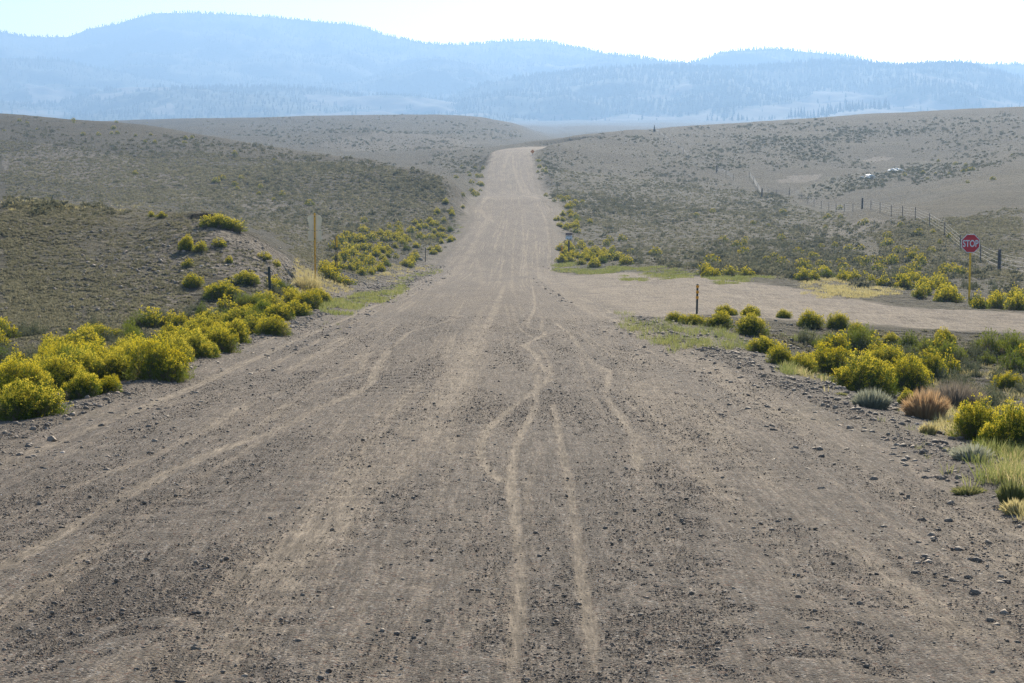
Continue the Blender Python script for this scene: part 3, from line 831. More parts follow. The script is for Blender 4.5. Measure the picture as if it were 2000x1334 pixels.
def place_pix(polys, counts, clus=0):
    P = []
    for poly, n in zip(polys, counts):
        a = np.array(poly, float); lo, hi = a.min(0), a.max(0)
        got = []
        m = 0
        while m < n:
            q = rng.uniform(lo-10, hi+10, (n*5+20, 2))
            jx = 46*fbm(q[:, 0]/45, q[:, 1]/16, 3); jy = 14*fbm(q[:, 0]/40+31, q[:, 1]/14, 3)
            q = q[in_poly(q[:, 0]+jx, q[:, 1]+jy, poly)]
            got.append(q); m += len(q)
        P.append(np.concatenate(got)[:n])
    P = np.concatenate(P)
    pts, ok = hit(P[:, 0], P[:, 1])
    pts, P = pts[ok], P[ok]
    if clus:
        k = rng.random(len(pts)) < np.clip(.5 + clus*fbm(pts[:, 0]/(pts[:, 1]/22), pts[:, 1]/(pts[:, 1].mean()/7), 3), .06, 1)
        pts, P = pts[k], P[k]
    return pts, P

# stones on the cut bank, the mound and the far slopes
def bank_stones():
    pts, P = place_pix([[(345,440),(400,425),(470,445),(600,535),(520,565),(400,545),(150,640),(100,560),(200,500)],
                        [(0,640),(0,430),(340,430),(380,540),(300,620)],
                        [(560,440),(880,380),(860,330),(600,330)], [(0,300),(0,240),(560,300),(800,340),(560,400)],
                        [(1690,540),(2000,400),(2000,560)], [(1500,650),(1600,645),(2000,680),(2000,720),(1600,700)]],
                       [2600, 1300, 300, 500, 300, 700])
    n = len(pts); y = pts[:, 1]
    r = np.clip(.02*np.exp(rng.exponential(.5, n)), .02, .14)*np.clip(y/120, .8, 3)
    pts[:, 2] += r*.2
    o = scatter('stones', PEB, pts, r, rng.uniform(0, 6.28, n), M_stone, rng.beta(2.2, 1.6, n))
    tag(o, 'grey and pale stones scattered on the cut bank and slopes', 'stones', kind='stuff')
bank_stones()

# ------------------------------------------------------------------ plants
def rand_dir(n, up=0.0):
    a = rng.uniform(0, 2*math.pi, n); c = rng.uniform(up, 1, n); s = np.sqrt(1-c*c)
    return np.stack([s*np.cos(a), s*np.sin(a), c], 1)

def blades(base, tip, width, bend=None, seg=1):
    """thin triangles / kinked blades from base to tip, turned at random"""
    n = len(base); d = tip-base
    r = rng.normal(size=(n, 3)); s = np.cross(d, r); s /= np.linalg.norm(s, axis=1, keepdims=True)+1e-9
    w = (width if np.ndim(width) else np.full(n, width))[:, None]
    if seg == 1:
        V = np.stack([base - s*w*.5, base + s*w*.5, tip], 1).reshape(-1, 3)
        Fc = np.arange(n*3).reshape(-1, 3)
        return V, Fc
    mid = base*.5+tip*.5 + (bend if bend is not None else 0)
    V = np.stack([base - s*w*.5, base + s*w*.5, mid + s*w*.45, mid - s*w*.45, tip], 1).reshape(-1, 3)
    b = np.arange(n)[:, None]*5
    T = np.concatenate([b+np.array([0, 1, 2]), b+np.array([0, 2, 3]), b+np.array([3, 2, 4])])
    return V, T

def tris(cent, size):
    n = len(cent)
    a = rng.normal(size=(n, 3)); a /= np.linalg.norm(a, axis=1, keepdims=True)
    b = np.cross(a, rng.normal(size=(n, 3))); b /= np.linalg.norm(b, axis=1, keepdims=True)
    s = (size if np.ndim(size) else np.full(n, size))[:, None]
    V = np.stack([cent + a*s, cent + (-.5*a+.87*b)*s, cent + (-.5*a-.87*b)*s], 1).reshape(-1, 3)
    return V, np.arange(n*3).reshape(-1, 3)

def join(parts):
    V, Fc, b = [], [], 0
    for v, f in parts:
        V.append(v); Fc.append(f+b); b += len(v)
    return np.concatenate(V), np.concatenate(Fc)

def shrub_geo(nst, nlf, nfl, lw, fs, flower=.8, upright=.5, clumps=6):
    """several domed clumps of upright stems grown together, with narrow leaves and flower heads; about 1.9 wide and 1 high"""
    ca = np.arange(clumps)*2.4 + rng.uniform(0, 6.28); cr = np.sqrt(np.linspace(0.02, 1, clumps))*.52
    cen = np.stack([np.cos(ca)*cr, np.sin(ca)*cr, np.zeros(clumps)], 1)
    rr = rng.uniform(.34, .52, clumps); hh = rng.uniform(.55, 1.0, clumps)*(1 - .25*cr); hh[0] = .95
    wgt = rr**2/np.sum(rr**2)
    which = rng.choice(clumps, nst, p=wgt)
    d = rand_dir(nst, -.02)
    rad = 1 - np.abs(rng.normal(size=nst))*.10 + (rng.random(nst) < .04)*rng.uniform(0, .14, nst)
    bump = 1 + .16*np.sin(5*np.arctan2(d[:, 1], d[:, 0]) + which*2.1)*np.cos(4*d[:, 2] + which)
    q = d*(rad*bump)[:, None]
    tip = cen[which] + q*np.stack([rr[which], rr[which], hh[which]*.97], 1)
    tip[:, 2] = np.maximum(tip[:, 2], .03)
    base = cen[which]*.75 + q*np.array([.06, .06, 0])[None]*1.0; base[:, 2] = 0
    st = blades(base, base*.1 + tip*.9, lw*.9)
    k = rng.integers(0, nst, nlf)
    f = rng.uniform(.35, 1.0, nlf)**.6
    c = base[k]*(1-f)[:, None] + tip[k]*f[:, None] + rng.normal(size=(nlf, 3))*.03
    dirn = d[k]*(1-upright) + np.array([0, 0, upright]) + rng.normal(size=(nlf, 3))*.28
    dirn /= np.linalg.norm(dirn, axis=1, keepdims=True)
    L = rng.uniform(.05, .11, nlf)[:, None]
    c[:, 2] = np.maximum(c[:, 2], .01)
    lf = blades(c, c+dirn*L, lw)
    cand = np.where((d[:, 2] > rng.uniform(0.2, .85, nst)) & (rad > .8) & (rng.random(nst) < flower))[0]
    per = max(1, nfl//max(1, len(cand))); kk = np.repeat(cand, per)
    cc = tip[kk] + rng.normal(size=(len(kk), 3))*np.array([.026, .026, .02]) + np.array([0, 0, .01])
    fl = tris(cc, rng.uniform(.6, 1.2, len(kk))*fs)
    return st, lf, fl

def mesh_data(name, geo, mat):
    o = mesh_np(name, geo[0], geo[1], mat, link=False); me = o.data; bpy.data.objects.remove(o); return me

NEARK = []      # detailed rabbitbrush, three mesh parts
for k in range(6):
    st, lf, fl = shrub_geo(1300, 10000, 6600, .016, .0150, flower=[.95, .8, .9, .6, .85, .7][k], upright=.4, clumps=[6, 8, 7, 9, 5, 7][k])
    NEARK.append((mesh_data('stems', st, M_stem), mesh_data('foliage', lf, M_leaf), mesh_data('flowers', fl, M_flower)))
MIDK = []
for k in range(6):
    st, lf, fl = shrub_geo(340, 1900, 950, .034, .030, flower=[.95, .8, .9, .6, .85, .75][k], clumps=[3, 5, 4, 6, 4, 5][k])
    MIDK.append((mesh_data('stems', st, M_stem), mesh_data('foliage', lf, M_leaf), mesh_data('flowers', fl, M_flower)))

def bush(wx, wy, wz, wid, hgt, label, group=None, detail=0, flower=True, name='rabbitbrush', mats=None):
    kit = (NEARK if detail else MIDK)
    st, lf, fl = kit[random.randrange(len(kit))]
    o = empty(name, (wx, wy, wz - .03*hgt), random.uniform(0, 6.28))
    o.scale = (wid/1.9, wid/1.9*random.uniform(.85, 1.1), hgt)
    tag(o, label, 'shrub', group)
    for nm, me in (('stems', st), ('foliage', lf), ('flowers', fl)):
        if nm == 'flowers' and not flower: continue
        c = bpy.data.objects.new(nm, me); COL.objects.link(c); c.parent = o
    return o

def put_bush(px, py, w, h, label, group=None, detail=1, flower=True, **kw):
    p, ok = hit([px], [py]); p = p[0]
    s = p[1]/F
    return bush(p[0], p[1] + w*s*.28, height(p[0], p[1]+w*s*.28) , w*s*(1.52 if px < 1000 else 1.25), h*s*1.02, label, group, detail, flower, **kw)

# the nearest bushes, one by one: base pixel, width, height, label
HL = 'rabbitbrush hedge along the left road edge'
LEFT = [
 (48,818,124,88,'yellow-topped rabbitbrush at the near end of the left hedge, its foot on the rubble bank'),
 (10,775,120,80,'broad rabbitbrush behind the nearest bush of the left hedge, cut by the frame'),
 (92,768,80,72,'dense rabbitbrush just beyond the nearest bush of the left hedge'),
 (158,778,70,62,'greener sparse rabbitbrush in a gap of the left hedge'),
 (206,768,54,40,'low yellow rabbitbrush in front of the left hedge beside the greener bush'),
 (170,748,90,72,'round rabbitbrush behind the low yellow one in the left hedge'),
 (228,742,78,66,'bright rabbitbrush in the left hedge before the widest bush'),
 (305,742,110,96,'widest rabbitbrush of the left hedge, drooping over the rubble bank'),
 (262,722,100,76,'tall rabbitbrush at the back of the widest bush in the left hedge'),
 (338,712,66,64,'rabbitbrush at the far shoulder of the widest bush in the left hedge'),
 (382,700,70,58,'green-based rabbitbrush in the middle of the left hedge'),
 (424,688,66,60,'domed rabbitbrush past the middle of the left hedge'),
 (458,672,56,58,'dull rabbitbrush standing behind the stand-alone pair of the left hedge'),
 (400,662,70,50,'pale rabbitbrush in the back row of the left hedge'),
 (498,652,52,42,'smaller round rabbitbrush of the close pair on the road side of the left hedge'),
 (530,655,56,46,'larger round rabbitbrush of the close pair on the road side of the left hedge'),
 (470,640,66,48,'ochre rabbitbrush behind the close pair of the left hedge'),
 (545,628,56,42,'bright green-yellow rabbitbrush just beyond the close pair of the left hedge'),
 (520,605,52,42,'upper yellow rabbitbrush below the plain dark post'),
 (572,618,50,38,'low rabbitbrush nearest the road past the plain dark post'),
 (596,604,56,44,'thick yellow rabbitbrush below the back of the shield sign'),
 (622,592,44,34,'last rabbitbrush of the left hedge, under the yellow sign post'),
 (565,590,50,34,'flat-topped rabbitbrush between plain dark post and yellow sign post'),
]
for px, py, w, h, lab in LEFT:
    put_bush(px, py, w, h, lab, HL, 1)
RIGHT = [
 (1692,772,150,92,'large round rabbitbrush at the gravel edge, right of the road'),
 (1775,765,110,84,'dense rabbitbrush adjoining the large round one on its far right'),
 (1818,742,70,66,'tall rabbitbrush at the outer end of the big clump right of the road'),
 (1735,722,100,56,'rabbitbrush at the back of the big clump right of the road'),
 (1620,728,110,66,'green upright rabbitbrush with yellow crown beside the big clump'),
 (1568,728,70,44,'low yellow rabbitbrush at the foot of the green upright one'),
 (1525,712,56,46,'ragged rabbitbrush at the gravel edge, start of the big clump'),
 (1490,690,60,40,'dull yellow rabbitbrush amid grass near the gravel edge'),
 (1468,655,80,50,'spreading green rabbitbrush behind the striped marker post corner'),
 (1405,640,62,38,'dark round rabbitbrush just right of the striped marker post'),
 (1352,634,56,24,'low ochre rabbitbrush at the foot of the striped marker post'),
 (1320,628,40,22,'small rabbitbrush at the tip of the verge, left of the striped marker post'),
 (1420,616,52,24,'rabbitbrush on the side road edge, first of two'),
 (1468,618,48,24,'rabbitbrush on the side road edge, second of two'),
 (1532,622,34,20,'small yellow rabbitbrush by the side road before the dark pair'),
 (1585,640,58,38,'wider one of the dark pair of bushes below the side road'),
 (1638,642,46,36,'narrower one of the dark pair of bushes below the side road'),
 (1676,662,40,36,'dark bush down the bank beside the dark pair'),
 (1742,676,40,30,'yellow-tipped bush in the basin below the side road'),
 (1848,672,42,34,'bush high on the side road embankment'),
 (1925,865,130,98,'tall flowering rabbitbrush at the right frame edge, farther of two'),
 (1985,885,130,112,'tall flowering rabbitbrush at the right frame edge, nearer of two'),
 (1775,790,44,34,'small bright rabbitbrush between grey and rust tufts'),
 (1975,760,60,40,'rabbitbrush at the right frame edge in the basin'),
]
for px, py, w, h, lab in RIGHT:
    put_bush(px, py, w, h, lab, 'rabbitbrush along the right roadside', 1)
MIDL = [
 (430,585,74,38,'dark rabbitbrush at the foot of the cut bank'),
 (375,562,36,30,'grey-green bush beside the dark one at the foot of the cut bank'),
 (367,522,20,20,'small yellow bush halfway up the cut bank'),
 (365,490,30,32,'upright bush on the pale cut bank, left of a rounder one'),
 (393,492,28,24,'round dark bush on the pale cut bank'),
 (428,483,28,20,'bush on the pale cut bank with pale tips'),
 (447,514,18,16,'straw-coloured bush low on the cut bank'),
 (402,444,34,26,'bush at the crest of the cut bank, hiding the lip'),
 (430,446,50,32,'tallest bush on the crest of the cut bank'),
 (460,452,40,28,'bush trailing down the crest of the cut bank'),
 (294,424,14,14,'smaller one of two lone bushes on the mound top'),
 (314,426,20,14,'larger one of two lone bushes on the mound top'),
 (516,508,30,18,'yellow bush below the far end of the cut bank'),
 (538,520,24,16,'rounded bush next below the far end of the cut bank'),
 (190,662,84,32,'yellow-topped bush alone in the ditch behind the left hedge'),
 (120,690,60,36,'green bush in the ditch behind the left hedge'),
 (140,715,50,30,'greenish yellow bush close behind the left hedge'),
 (480,556,50,30,'soft green bush left of the plain dark post'),
 (535,560,36,26,'bush right behind the plain dark post'),
 (664,555,48,24,'bushy green clump in front of the pair of thin marker posts'),
]
for px, py, w, h, lab in MIDL:
    put_bush(px, py, w, h, lab, None, 1 if h > 28 else 0)

# further rabbitbrush, region by region
REG = [
 ('smaller rabbitbrush filling the left hedge between its larger bushes', 'small bushes filling the left hedge',
  [[(0,800),(0,730),(240,690),(480,610),(640,572),(640,592),(500,640),(350,705),(130,775)]], [34], (.5, .72)),
 ('yellow rabbitbrush in the thickets between cut bank and left roadside', 'thicket rabbitbrush left of the road',
  [[(640,500),(700,470),(760,445),(870,400),(925,385),(905,440),(870,490),(790,520),(690,548),(640,552)]], [95], (.55, .85)),
 ('rabbitbrush crowding the right roadside around the mailbox-like sign', 'thicket rabbitbrush right of the road',
  [[(1080,405),(1130,398),(1145,440),(1130,448),(1080,440)], [(1082,470),(1150,478),(1215,498),(1225,520),(1090,515)]], [30, 38], (.6, .95)),
 ('rabbitbrush on the far verge of the side road', 'rabbitbrush on the side road verge',
  [[(1360,530),(1480,532),(1490,545),(1400,540)], [(1560,536),(1760,548),(1850,570),(1880,590),(1790,585),(1750,565),(1560,545)], [(1905,585),(2000,592),(2000,606),(1905,600)]], [7, 34, 10], (.6, .95)),
 ('bush in the scrubby basin between road and side road', 'basin bushes',
  [[(1640,655),(1760,665),(2000,680),(2000,760),(1860,745),(1830,700),(1700,690),(1620,680)]], [34], (.45, .8)),
 ('small bush in the ditch behind the left hedge', 'ditch bushes behind the left hedge',
  [[(0,660),(330,640),(560,560),(600,570),(440,640),(200,690),(0,720)]], [26], (.45, .7)),
]
bushes_used = 0
for lab, grp, polys, cnt, (h0, h1) in REG:
    pts, P = place_pix(polys, cnt)
    for p in pts:
        if side_mask(p[0:1], p[1:2])[0] > .4 or abs(p[0]-road_x(p[1])) < half_w(p[1])+.9: continue
        if abs(1000+F*p[0]/p[1]-1893) < 30 and p[1] < 84 or abs(1000+F*p[0]/p[1]-616) < 16: continue
        hh = random.uniform(h0, h1); ww = hh*random.uniform(1.2, 1.9)
        bush(p[0], p[1], p[2], ww, hh, lab, grp, 1 if 'filling' in grp else 0, flower=random.random() < (.4 if 'basin' in grp or 'ditch' in grp else .86))
        bushes_used += 1
print('individual rabbitbrush', bushes_used + len(LEFT)+len(RIGHT)+len(MIDL))

# far rabbitbrush: the rest as one mass
def lowshrub(n=6, nt=70, flowers=True, fs=.17):
    out = []
    for _ in range(n):
        d = rand_dir(nt, -.05)
        r = rng.uniform(.6, 1.0, nt)*(.8+.25*np.sin(3*np.arctan2(d[:, 1], d[:, 0])+rng.uniform(0, 6)))
        c = d*r[:, None]; c[:, 2] = np.abs(c[:, 2])+.05
        out.append(tris(c, fs))
    return out
LOWG = lowshrub(6, 80)
def capshrub():
    out = []
    for _ in range(6):
        d = rand_dir(46, .15); c = d*rng.uniform(.85, 1.05, 46)[:, None]*np.array([.95, .95, 1])
        out.append(tris(c, .13))
    return out
LOWF = capshrub()
polys = [[(880,320),(950,310),(945,370),(925,395),(880,360)], [(930,320),(952,318),(948,372),(925,392)], [(1030,310),(1060,330),(1075,380),(1140,390),(1130,400),(1075,400),(1042,380)],
         [(1145,440),(1250,400),(1500,420),(1560,470),(1480,530),(1230,518)], [(1500,420),(1640,400),(1700,440),(1500,460)], [(1500,490),(1800,510),(2000,560),(1900,580),(1560,532)],
         [(0,225),(200,232),(420,262),(560,290),(700,315),(600,330),(300,280),(0,260)], [(150,340),(420,350),(660,400),(700,420),(420,375)], [(640,380),(710,382),(705,390),(645,388)],
         [(700,430),(860,395),(880,420),(760,450)], [(1730,340),(1850,310),(2000,300),(2000,340),(1800,350)], [(1550,440),(1850,430),(1860,520),(1600,510)],
         [(640,470),(760,445),(870,400),(905,440),(870,490),(700,540)], [(1080,405),(1140,398),(1230,510),(1090,515)]]
cnts = [26, 50, 60, 50, 30, 70, 50, 22, 12, 22, 40, 40, 70, 60]
pts, P = place_pix(polys, cnts, 1.5)
ok = (side_mask(pts[:, 0], pts[:, 1]) < .3) & (np.abs(pts[:, 0]-road_x(pts[:, 1])) > half_w(pts[:, 1])+1.0)
ok &= ~((np.abs(1000+F*pts[:, 0]/pts[:, 1]-1893) < 22) & (pts[:, 1] < 86))
pts = pts[ok]; n = len(pts); hs = rng.uniform(.4, .75, n)
sc = np.stack([hs*rng.uniform(.7, 1.1, n), hs*rng.uniform(.7, 1.1, n), hs], 1); rz = rng.uniform(0, 6.28, n)
M_leafv = leafy('rabbitbrush_leaf_far', (.11, .13, .03), (.2, .21, .06), .45, True)
M_flowerv = leafy('rabbitbrush_flower_far', (.40, .31, .02), (.52, .43, .07), .35, True)
Ls = scatter('distant_rabbitbrush', LOWG, pts, sc, rz, M_leafv)
tag(Ls, 'mass of small rabbitbrush dotted over valley floor and slopes', 'shrubs', kind='stuff')
Lf = scatter('flower_tops', LOWF, pts + np.stack([0*hs, 0*hs, hs*.12], 1), sc, rz, M_flowerv)
Lf.parent = Ls

# sagebrush: individuals where they show largest, the rest one mass
SAGEP = []
for _k in range(8):
    _st, _lf, _fl = shrub_geo(120, 520, 10, .05, .03, clumps=4, upright=.4)
    SAGEP.append(join([_st, (_lf[0], _lf[1])]))
SAGEM = [mesh_data('sagebrush', g, M_sage) for g in SAGEP]
sreg = [
 ('grey-green sagebrush on the valley floor beyond the side road', 'sagebrush beyond the side road', [[(1230,505),(1500,520),(1740,530),(2000,560),(2000,588),(1760,545),(1480,530),(1230,518)], [(1150,470),(1500,480),(1700,500),(1700,520),(1230,505)]], [110, 70]),
 ('dark sagebrush low in the basin right of the road', 'sagebrush in the basin right of the road', [[(1480,650),(1640,660),(2000,700),(2000,800),(1870,790),(1830,740),(1640,690)]], [45]),
 ('grey sagebrush in the ditch between left hedge and mound', 'sagebrush in the left ditch', [[(0,650),(250,640),(560,560),(620,575),(440,650),(250,700),(0,740)]], [48]),
]
for lab, grp, polys, cnt in sreg:
    pts, P = place_pix(polys, cnt)
    for p in pts:
        if side_mask(p[0:1], p[1:2])[0] > .3 or abs(p[0]-road_x(p[1])) < half_w(p[1])+1.2: continue
        o = bpy.data.objects.new('sagebrush', random.choice(SAGEM)); COL.objects.link(o)
        hh = random.uniform(.3, .6)
        o.location = (p[0], p[1], p[2]-.02); o.scale = (hh*random.uniform(.7, 1.1), hh*random.uniform(.7, 1.1), hh); o.rotation_euler = (0, 0, random.uniform(0, 6.28))
        tag(o, lab, 'shrub', grp)
polys = [[(1075,400),(1240,395),(1500,420),(1700,480),(2000,500),(2000,585),(1500,535),(1230,515),(1150,450)], [(1050,310),(1300,330),(1500,370),(1560,420),(1240,400),(1080,390)],
         [(1540,380),(1600,350),(1700,338),(1790,312),(1870,318),(1760,345),(1680,368),(1600,388)], [(1780,340),(2000,300),(2000,320),(1800,360)], [(1330,280),(2000,215),(2000,300),(1400,330)],
         [(0,222),(250,242),(560,288),(860,348),(900,390),(560,330),(0,280)], [(0,280),(560,330),(860,380),(700,470),(450,420),(0,380)], [(840,300),(960,290),(950,330),(880,350),(800,335)],
         [(320,236),(750,226),(950,232),(1040,262),(960,290),(700,300),(560,280)], [(640,440),(900,400),(880,480),(700,540),(640,520)], [(0,389),(200,400),(330,412),(200,420),(0,410)], [(1500,450),(1760,420),(1880,500),(1800,520),(1500,480)], [(1050,285),(1200,262),(1400,245),(1700,225),(1700,330),(1300,330),(1060,320)]]
cnts = [8000, 6500, 1900, 700, 5000, 2600, 2600, 800, 2600, 300, 100, 600, 5000]
pts, P = place_pix(polys, cnts, 1.9)
ok = (side_mask(pts[:, 0], pts[:, 1]) < .3) & (np.abs(pts[:, 0]-road_x(pts[:, 1])) > half_w(pts[:, 1])+1.2)
pts = pts[ok]; n = len(pts); hs = .13*np.exp(rng.exponential(.55, n)).clip(0, 4.2)*np.clip(pts[:, 1]/500, 1, 1.6)
LOWS = lowshrub(8, 46, fs=.2)
M_sagev = leafy('sagebrush_far', (.10, .105, .062), (.22, .205, .13), .45, True)
o = scatter('distant_sagebrush', LOWS, pts, np.stack([hs*rng.uniform(.8, 1.4, n), hs*rng.uniform(.8, 1.4, n), hs], 1), rng.uniform(0, 6.28, n), M_sagev)
tag(o, 'mass of grey-green sagebrush covering the valley floor and hills', 'shrubs', kind='stuff')

# tussocks and low ground cover: spiky little mounds
def tuft_protos(n=8, nb=16, spread=.9, w=.16, hmin=.4):
    out = []
    for _ in range(n):
        a = rng.uniform(0, 6.28, nb); r = rng.uniform(0, spread, nb)
        b = np.stack([np.cos(a)*r*.55, np.sin(a)*r*.55, np.zeros(nb)-.05], 1)
        t = np.stack([np.cos(a)*r*1.25, np.sin(a)*r*1.25, rng.uniform(hmin, 1, nb)*(1.15-r*.6)], 1)
        out.append(blades(b, t, w))
    return out
TUFT = tuft_protos(8, 18, .9, .3)
polys = [[(330,414),(420,440),(420,520),(330,600),(180,640),(220,560),(290,480)], [(0,395),(180,398),(330,414),(365,428),(300,480),(260,540),(200,600),(120,645),(0,650)], [(0,645),(330,600),(560,560),(480,620),(250,690),(0,740)],
         [(370,430),(600,535),(520,570),(370,560),(345,480)], [(1440,640),(2000,690),(2000,830),(1870,800),(1640,700)], [(1690,440),(1860,420),(2000,400),(2000,560),(1760,520)],
         [(480,440),(700,430),(870,400),(860,480),(700,540),(620,520)], [(1100,480),(1500,480),(1900,560),(1500,540),(1200,520)], [(0,280),(560,310),(850,350),(870,400),(560,440),(0,390)],
         [(1080,330),(1500,370),(1690,440),(1500,480),(1100,480)], [(1600,640),(2000,655),(2000,680),(1640,665)]]
cnts = [3600, 20000, 2600, 700, 1800, 9500, 6800, 4200, 22000, 11000, 700]
pts, P = place_pix(polys, cnts, .8)
ok = (side_mask(pts[:, 0], pts[:, 1]) < .3) & (np.abs(pts[:, 0]-road_x(pts[:, 1])) > half_w(pts[:, 1])+1.5)
pts = pts[ok]; n = len(pts); hs = rng.uniform(.05, .13, n)*np.clip(pts[:, 1]/110, .8, 2.6)
o = scatter('ground_cover', TUFT, pts, np.stack([hs*1.7, hs*1.7, hs], 1), rng.uniform(0, 6.28, n), leafy('tussock_v', (.12, .118, .07), (.30, .275, .18), .5, True))
tag(o, 'low tussocks and cushion plants carpeting the mound and slopes', 'ground cover', kind='stuff')

# grasses
def grass_protos(n, nb, spread, h, w, lean=.35):
    out = []
    for _ in range(n):
        a = rng.uniform(0, 6.28, nb); r = rng.uniform(0, spread, nb)
        b = np.stack([np.cos(a)*r, np.sin(a)*r, np.zeros(nb)-.01], 1)
        t = b + np.stack([np.cos(a)*lean*h*rng.random(nb), np.sin(a)*lean*h*rng.random(nb), rng.uniform(.5, 1, nb)*h], 1)
        out.append(blades(b, t, w, np.array([0, 0, .12*h]), 2))
    return out
GR = grass_protos(8, 14, .13, .2, .007, .7)
GRF = grass_protos(8, 14, .24, .2, .016, .7)
def grass(name, polys, cnts, mat, lab, protos, s0=.6, s1=1.2, grow=90.):
    pts, P = place_pix(polys, cnts)
    pts = pts[rng.random(len(pts)) < np.clip(.42 + 2.6*fbm(pts[:, 0]/.9, pts[:, 1]/1.8, 3), .02, 1)]; n = len(pts)
    s = rng.uniform(s0, s1, n); w = np.clip(pts[:, 1]/grow, 1, 2.5)
    o = scatter(name, protos, pts, np.stack([s*w, s*w, s], 1), rng.uniform(0, 6.28, n), mat)
    tag(o, lab, 'grass', kind='stuff')
M_gv = leafy('green_grass_v', (.15, .20, .045), (.38, .36, .14), .48, True)
M_yv = leafy('straw_grass_v', (.42, .35, .13), (.60, .52, .26), .5, True)
grass('green_grass', [[(1085,516),(1250,524),(1480,536),(1500,546),(1250,541),(1085,530)], [(590,600),(700,573),(760,556),(835,520),(850,528),(770,575),(640,622)], [(880,430),(900,436),(880,470),(860,470)]],
      [3200, 1100, 90], M_gv, 'bright green grass strips beside the side road and left roadside', GRF, .5, 1.0)
grass('roadside_grass', [[(1208,618),(1300,624),(1400,645),(1500,690),(1420,682),(1330,695),(1245,668)], [(1480,670),(1560,700),(1640,740),(1560,735),(1480,700)], [(1840,930),(1900,880),(2000,860),(2000,1000),(1960,990),(1900,970)], [(1560,640),(1640,660),(1600,672),(1500,650)]],
      [620, 200, 420, 120], M_gv, 'green grass tufts on the right verge of the road', GR, .5, 1.1)
grass('straw_grass', [[(1530,547),(1640,550),(1765,566),(1745,580),(1600,575)], [(580,500),(640,540),(720,555),(800,535),(830,520),(770,520),(660,570),(600,590),(570,560)], [(0,385),(120,392),(330,410),(0,410)]],
      [1500, 700, 240], M_yv, 'straw-yellow dry grass on the far verges and mound crest', GRF, .45, .95)
grass('dry_roadside_grass', [[(1930,930),(2000,880),(2000,1020),(1960,1010)], [(1850,790),(1900,800),(1890,860),(1840,850)], [(1600,770),(1900,700),(2000,740),(2000,800),(1900,790),(1800,760)], [(1560,700),(1640,745),(1600,745),(1500,700)]],
      [260, 200, 420, 120], M_yv, 'pale dry grass between the bushes of the near right verge', GR, .4, .9)
grass('weeds', [[(1640,745),(1700,760),(1900,870),(2000,960),(1900,980),(1780,860)], [(600,640),(700,600),(840,545),(820,560),(640,650)]], [46, 40], M_gv, 'sparse green weeds in the stony shoulder', GR, .2, .5)

# special tufts
def tuft_thing(name, px, py, w, h, mat, lab, nb=700, lean=.5, bw=.012):
    p, ok = hit([px], [py]); p = p[0]; s = p[1]/F
    W, H = w*s/2, h*s
    a = rng.uniform(0, 6.28, nb); r = np.sqrt(rng.uniform(0, 1, nb))*W*.7
    b = np.stack([np.cos(a)*r, np.sin(a)*r, np.zeros(nb)-.02], 1)
    hh = rng.uniform(.5, 1, nb)*H*(1.1 - .5*(r/(W*.7))**2)
    t = b + np.stack([np.cos(a)*r*lean + rng.normal(size=nb)*.05*H, np.sin(a)*r*lean + rng.normal(size=nb)*.05*H, hh], 1)
    g = blades(b, t, bw, np.array([0, 0, .1*H]), 2)
    o = mesh_np(name, g[0], g[1], mat)
    yy = p[1]+W*.4
    o.location = (p[0], yy, height(p[0], yy)); tag(o, lab, 'plant')
tuft_thing('grey_tussock', 1705, 797, 86, 44, M_greyg, 'silvery grey tussock at the foot of the large rabbitbrush', 1100, .5)
tuft_thing('dry_bush', 1812, 818, 90, 66, M_orange, 'rust-orange dry tuft on the gravel edge', 1300, .7)
tuft_thing('dry_grass_tuft', 1815, 848, 36, 30, M_grassy, 'small straw tuft in front of the rust-orange dry tuft', 350, .8)
tuft_thing('bare_bush', 1868, 800, 110, 66, M_brown, 'bare brown twiggy bush behind the rust-orange tuft', 1500, .9, .010)
tuft_thing('dry_grass_tuft', 1990, 1005, 60, 38, M_grassy, 'tall straw grass tuft at the right frame edge', 500, .9)
tuft_thing('green_grass_tuft', 1895, 965, 60, 22, M_grassg, 'green grass tuft spreading on the stony shoulder', 500, .9)
tuft_thing('green_grass_tuft', 1980, 985, 60, 60, M_grassg, 'green grass tuft behind the tall straw tuft', 500, .7)
tuft_thing('grey_tussock', 1860, 832, 60, 26, M_greyg, 'low grey tussock between rust tuft and tall rabbitbrush', 400, .7)
tuft_thing('dry_grass_tuft', 1900, 900, 80, 40, M_greyg, 'grey-green dry grass tuft in front of the tall rabbitbrush', 600, .8)
tuft_thing('green_herb', 1643, 772, 22, 10, M_grassg, 'tiny green herb on the gravel before the large rabbitbrush', 120, 1)
tuft_thing('dry_grass_tuft', 600, 570, 60, 50, M_grassy, 'straw grass patch left of the yellow sign post', 500, .7)

# named rocks
def rock(px, py, wpx, lab, var, squash=.7):
    p, ok = hit([px], [py]); p = p[0]; s = wpx*p[1]/F/2
    v, f = rock_proto(2, .12)
    v = v*np.array([s, s*.8, s*squash/.6])
    o = mesh_np('rock', v, f, M_stone, {'var': np.full(len(v), var)})
    o.location = (p[0], p[1], p[2] + s*.25); o.rotation_euler = (0, 0, random.uniform(0, 6)); tag(o, lab, 'rock', 'loose rocks on the shoulders')
rock(1660, 840, 24, 'dark rounded rock on the right shoulder, biggest there', .35)
rock(1689, 845, 22, 'pale flat rock beside the dark rounded one', .72, .4)
rock(1748, 858, 16, 'grey rock below the rust-orange tuft', .4)
rock(1735, 850, 13, 'small angular rock near the grey one', .35)
rock(1615, 750, 18, 'grey rock at the foot of the low yellow rabbitbrush', .5, .4)
rock(1487, 722, 18, 'flat slab rock at the gravel edge by the ragged bush', .55, .35)
rock(1398, 712, 16, 'dark rock on the gravel at the verge', .25, .5)
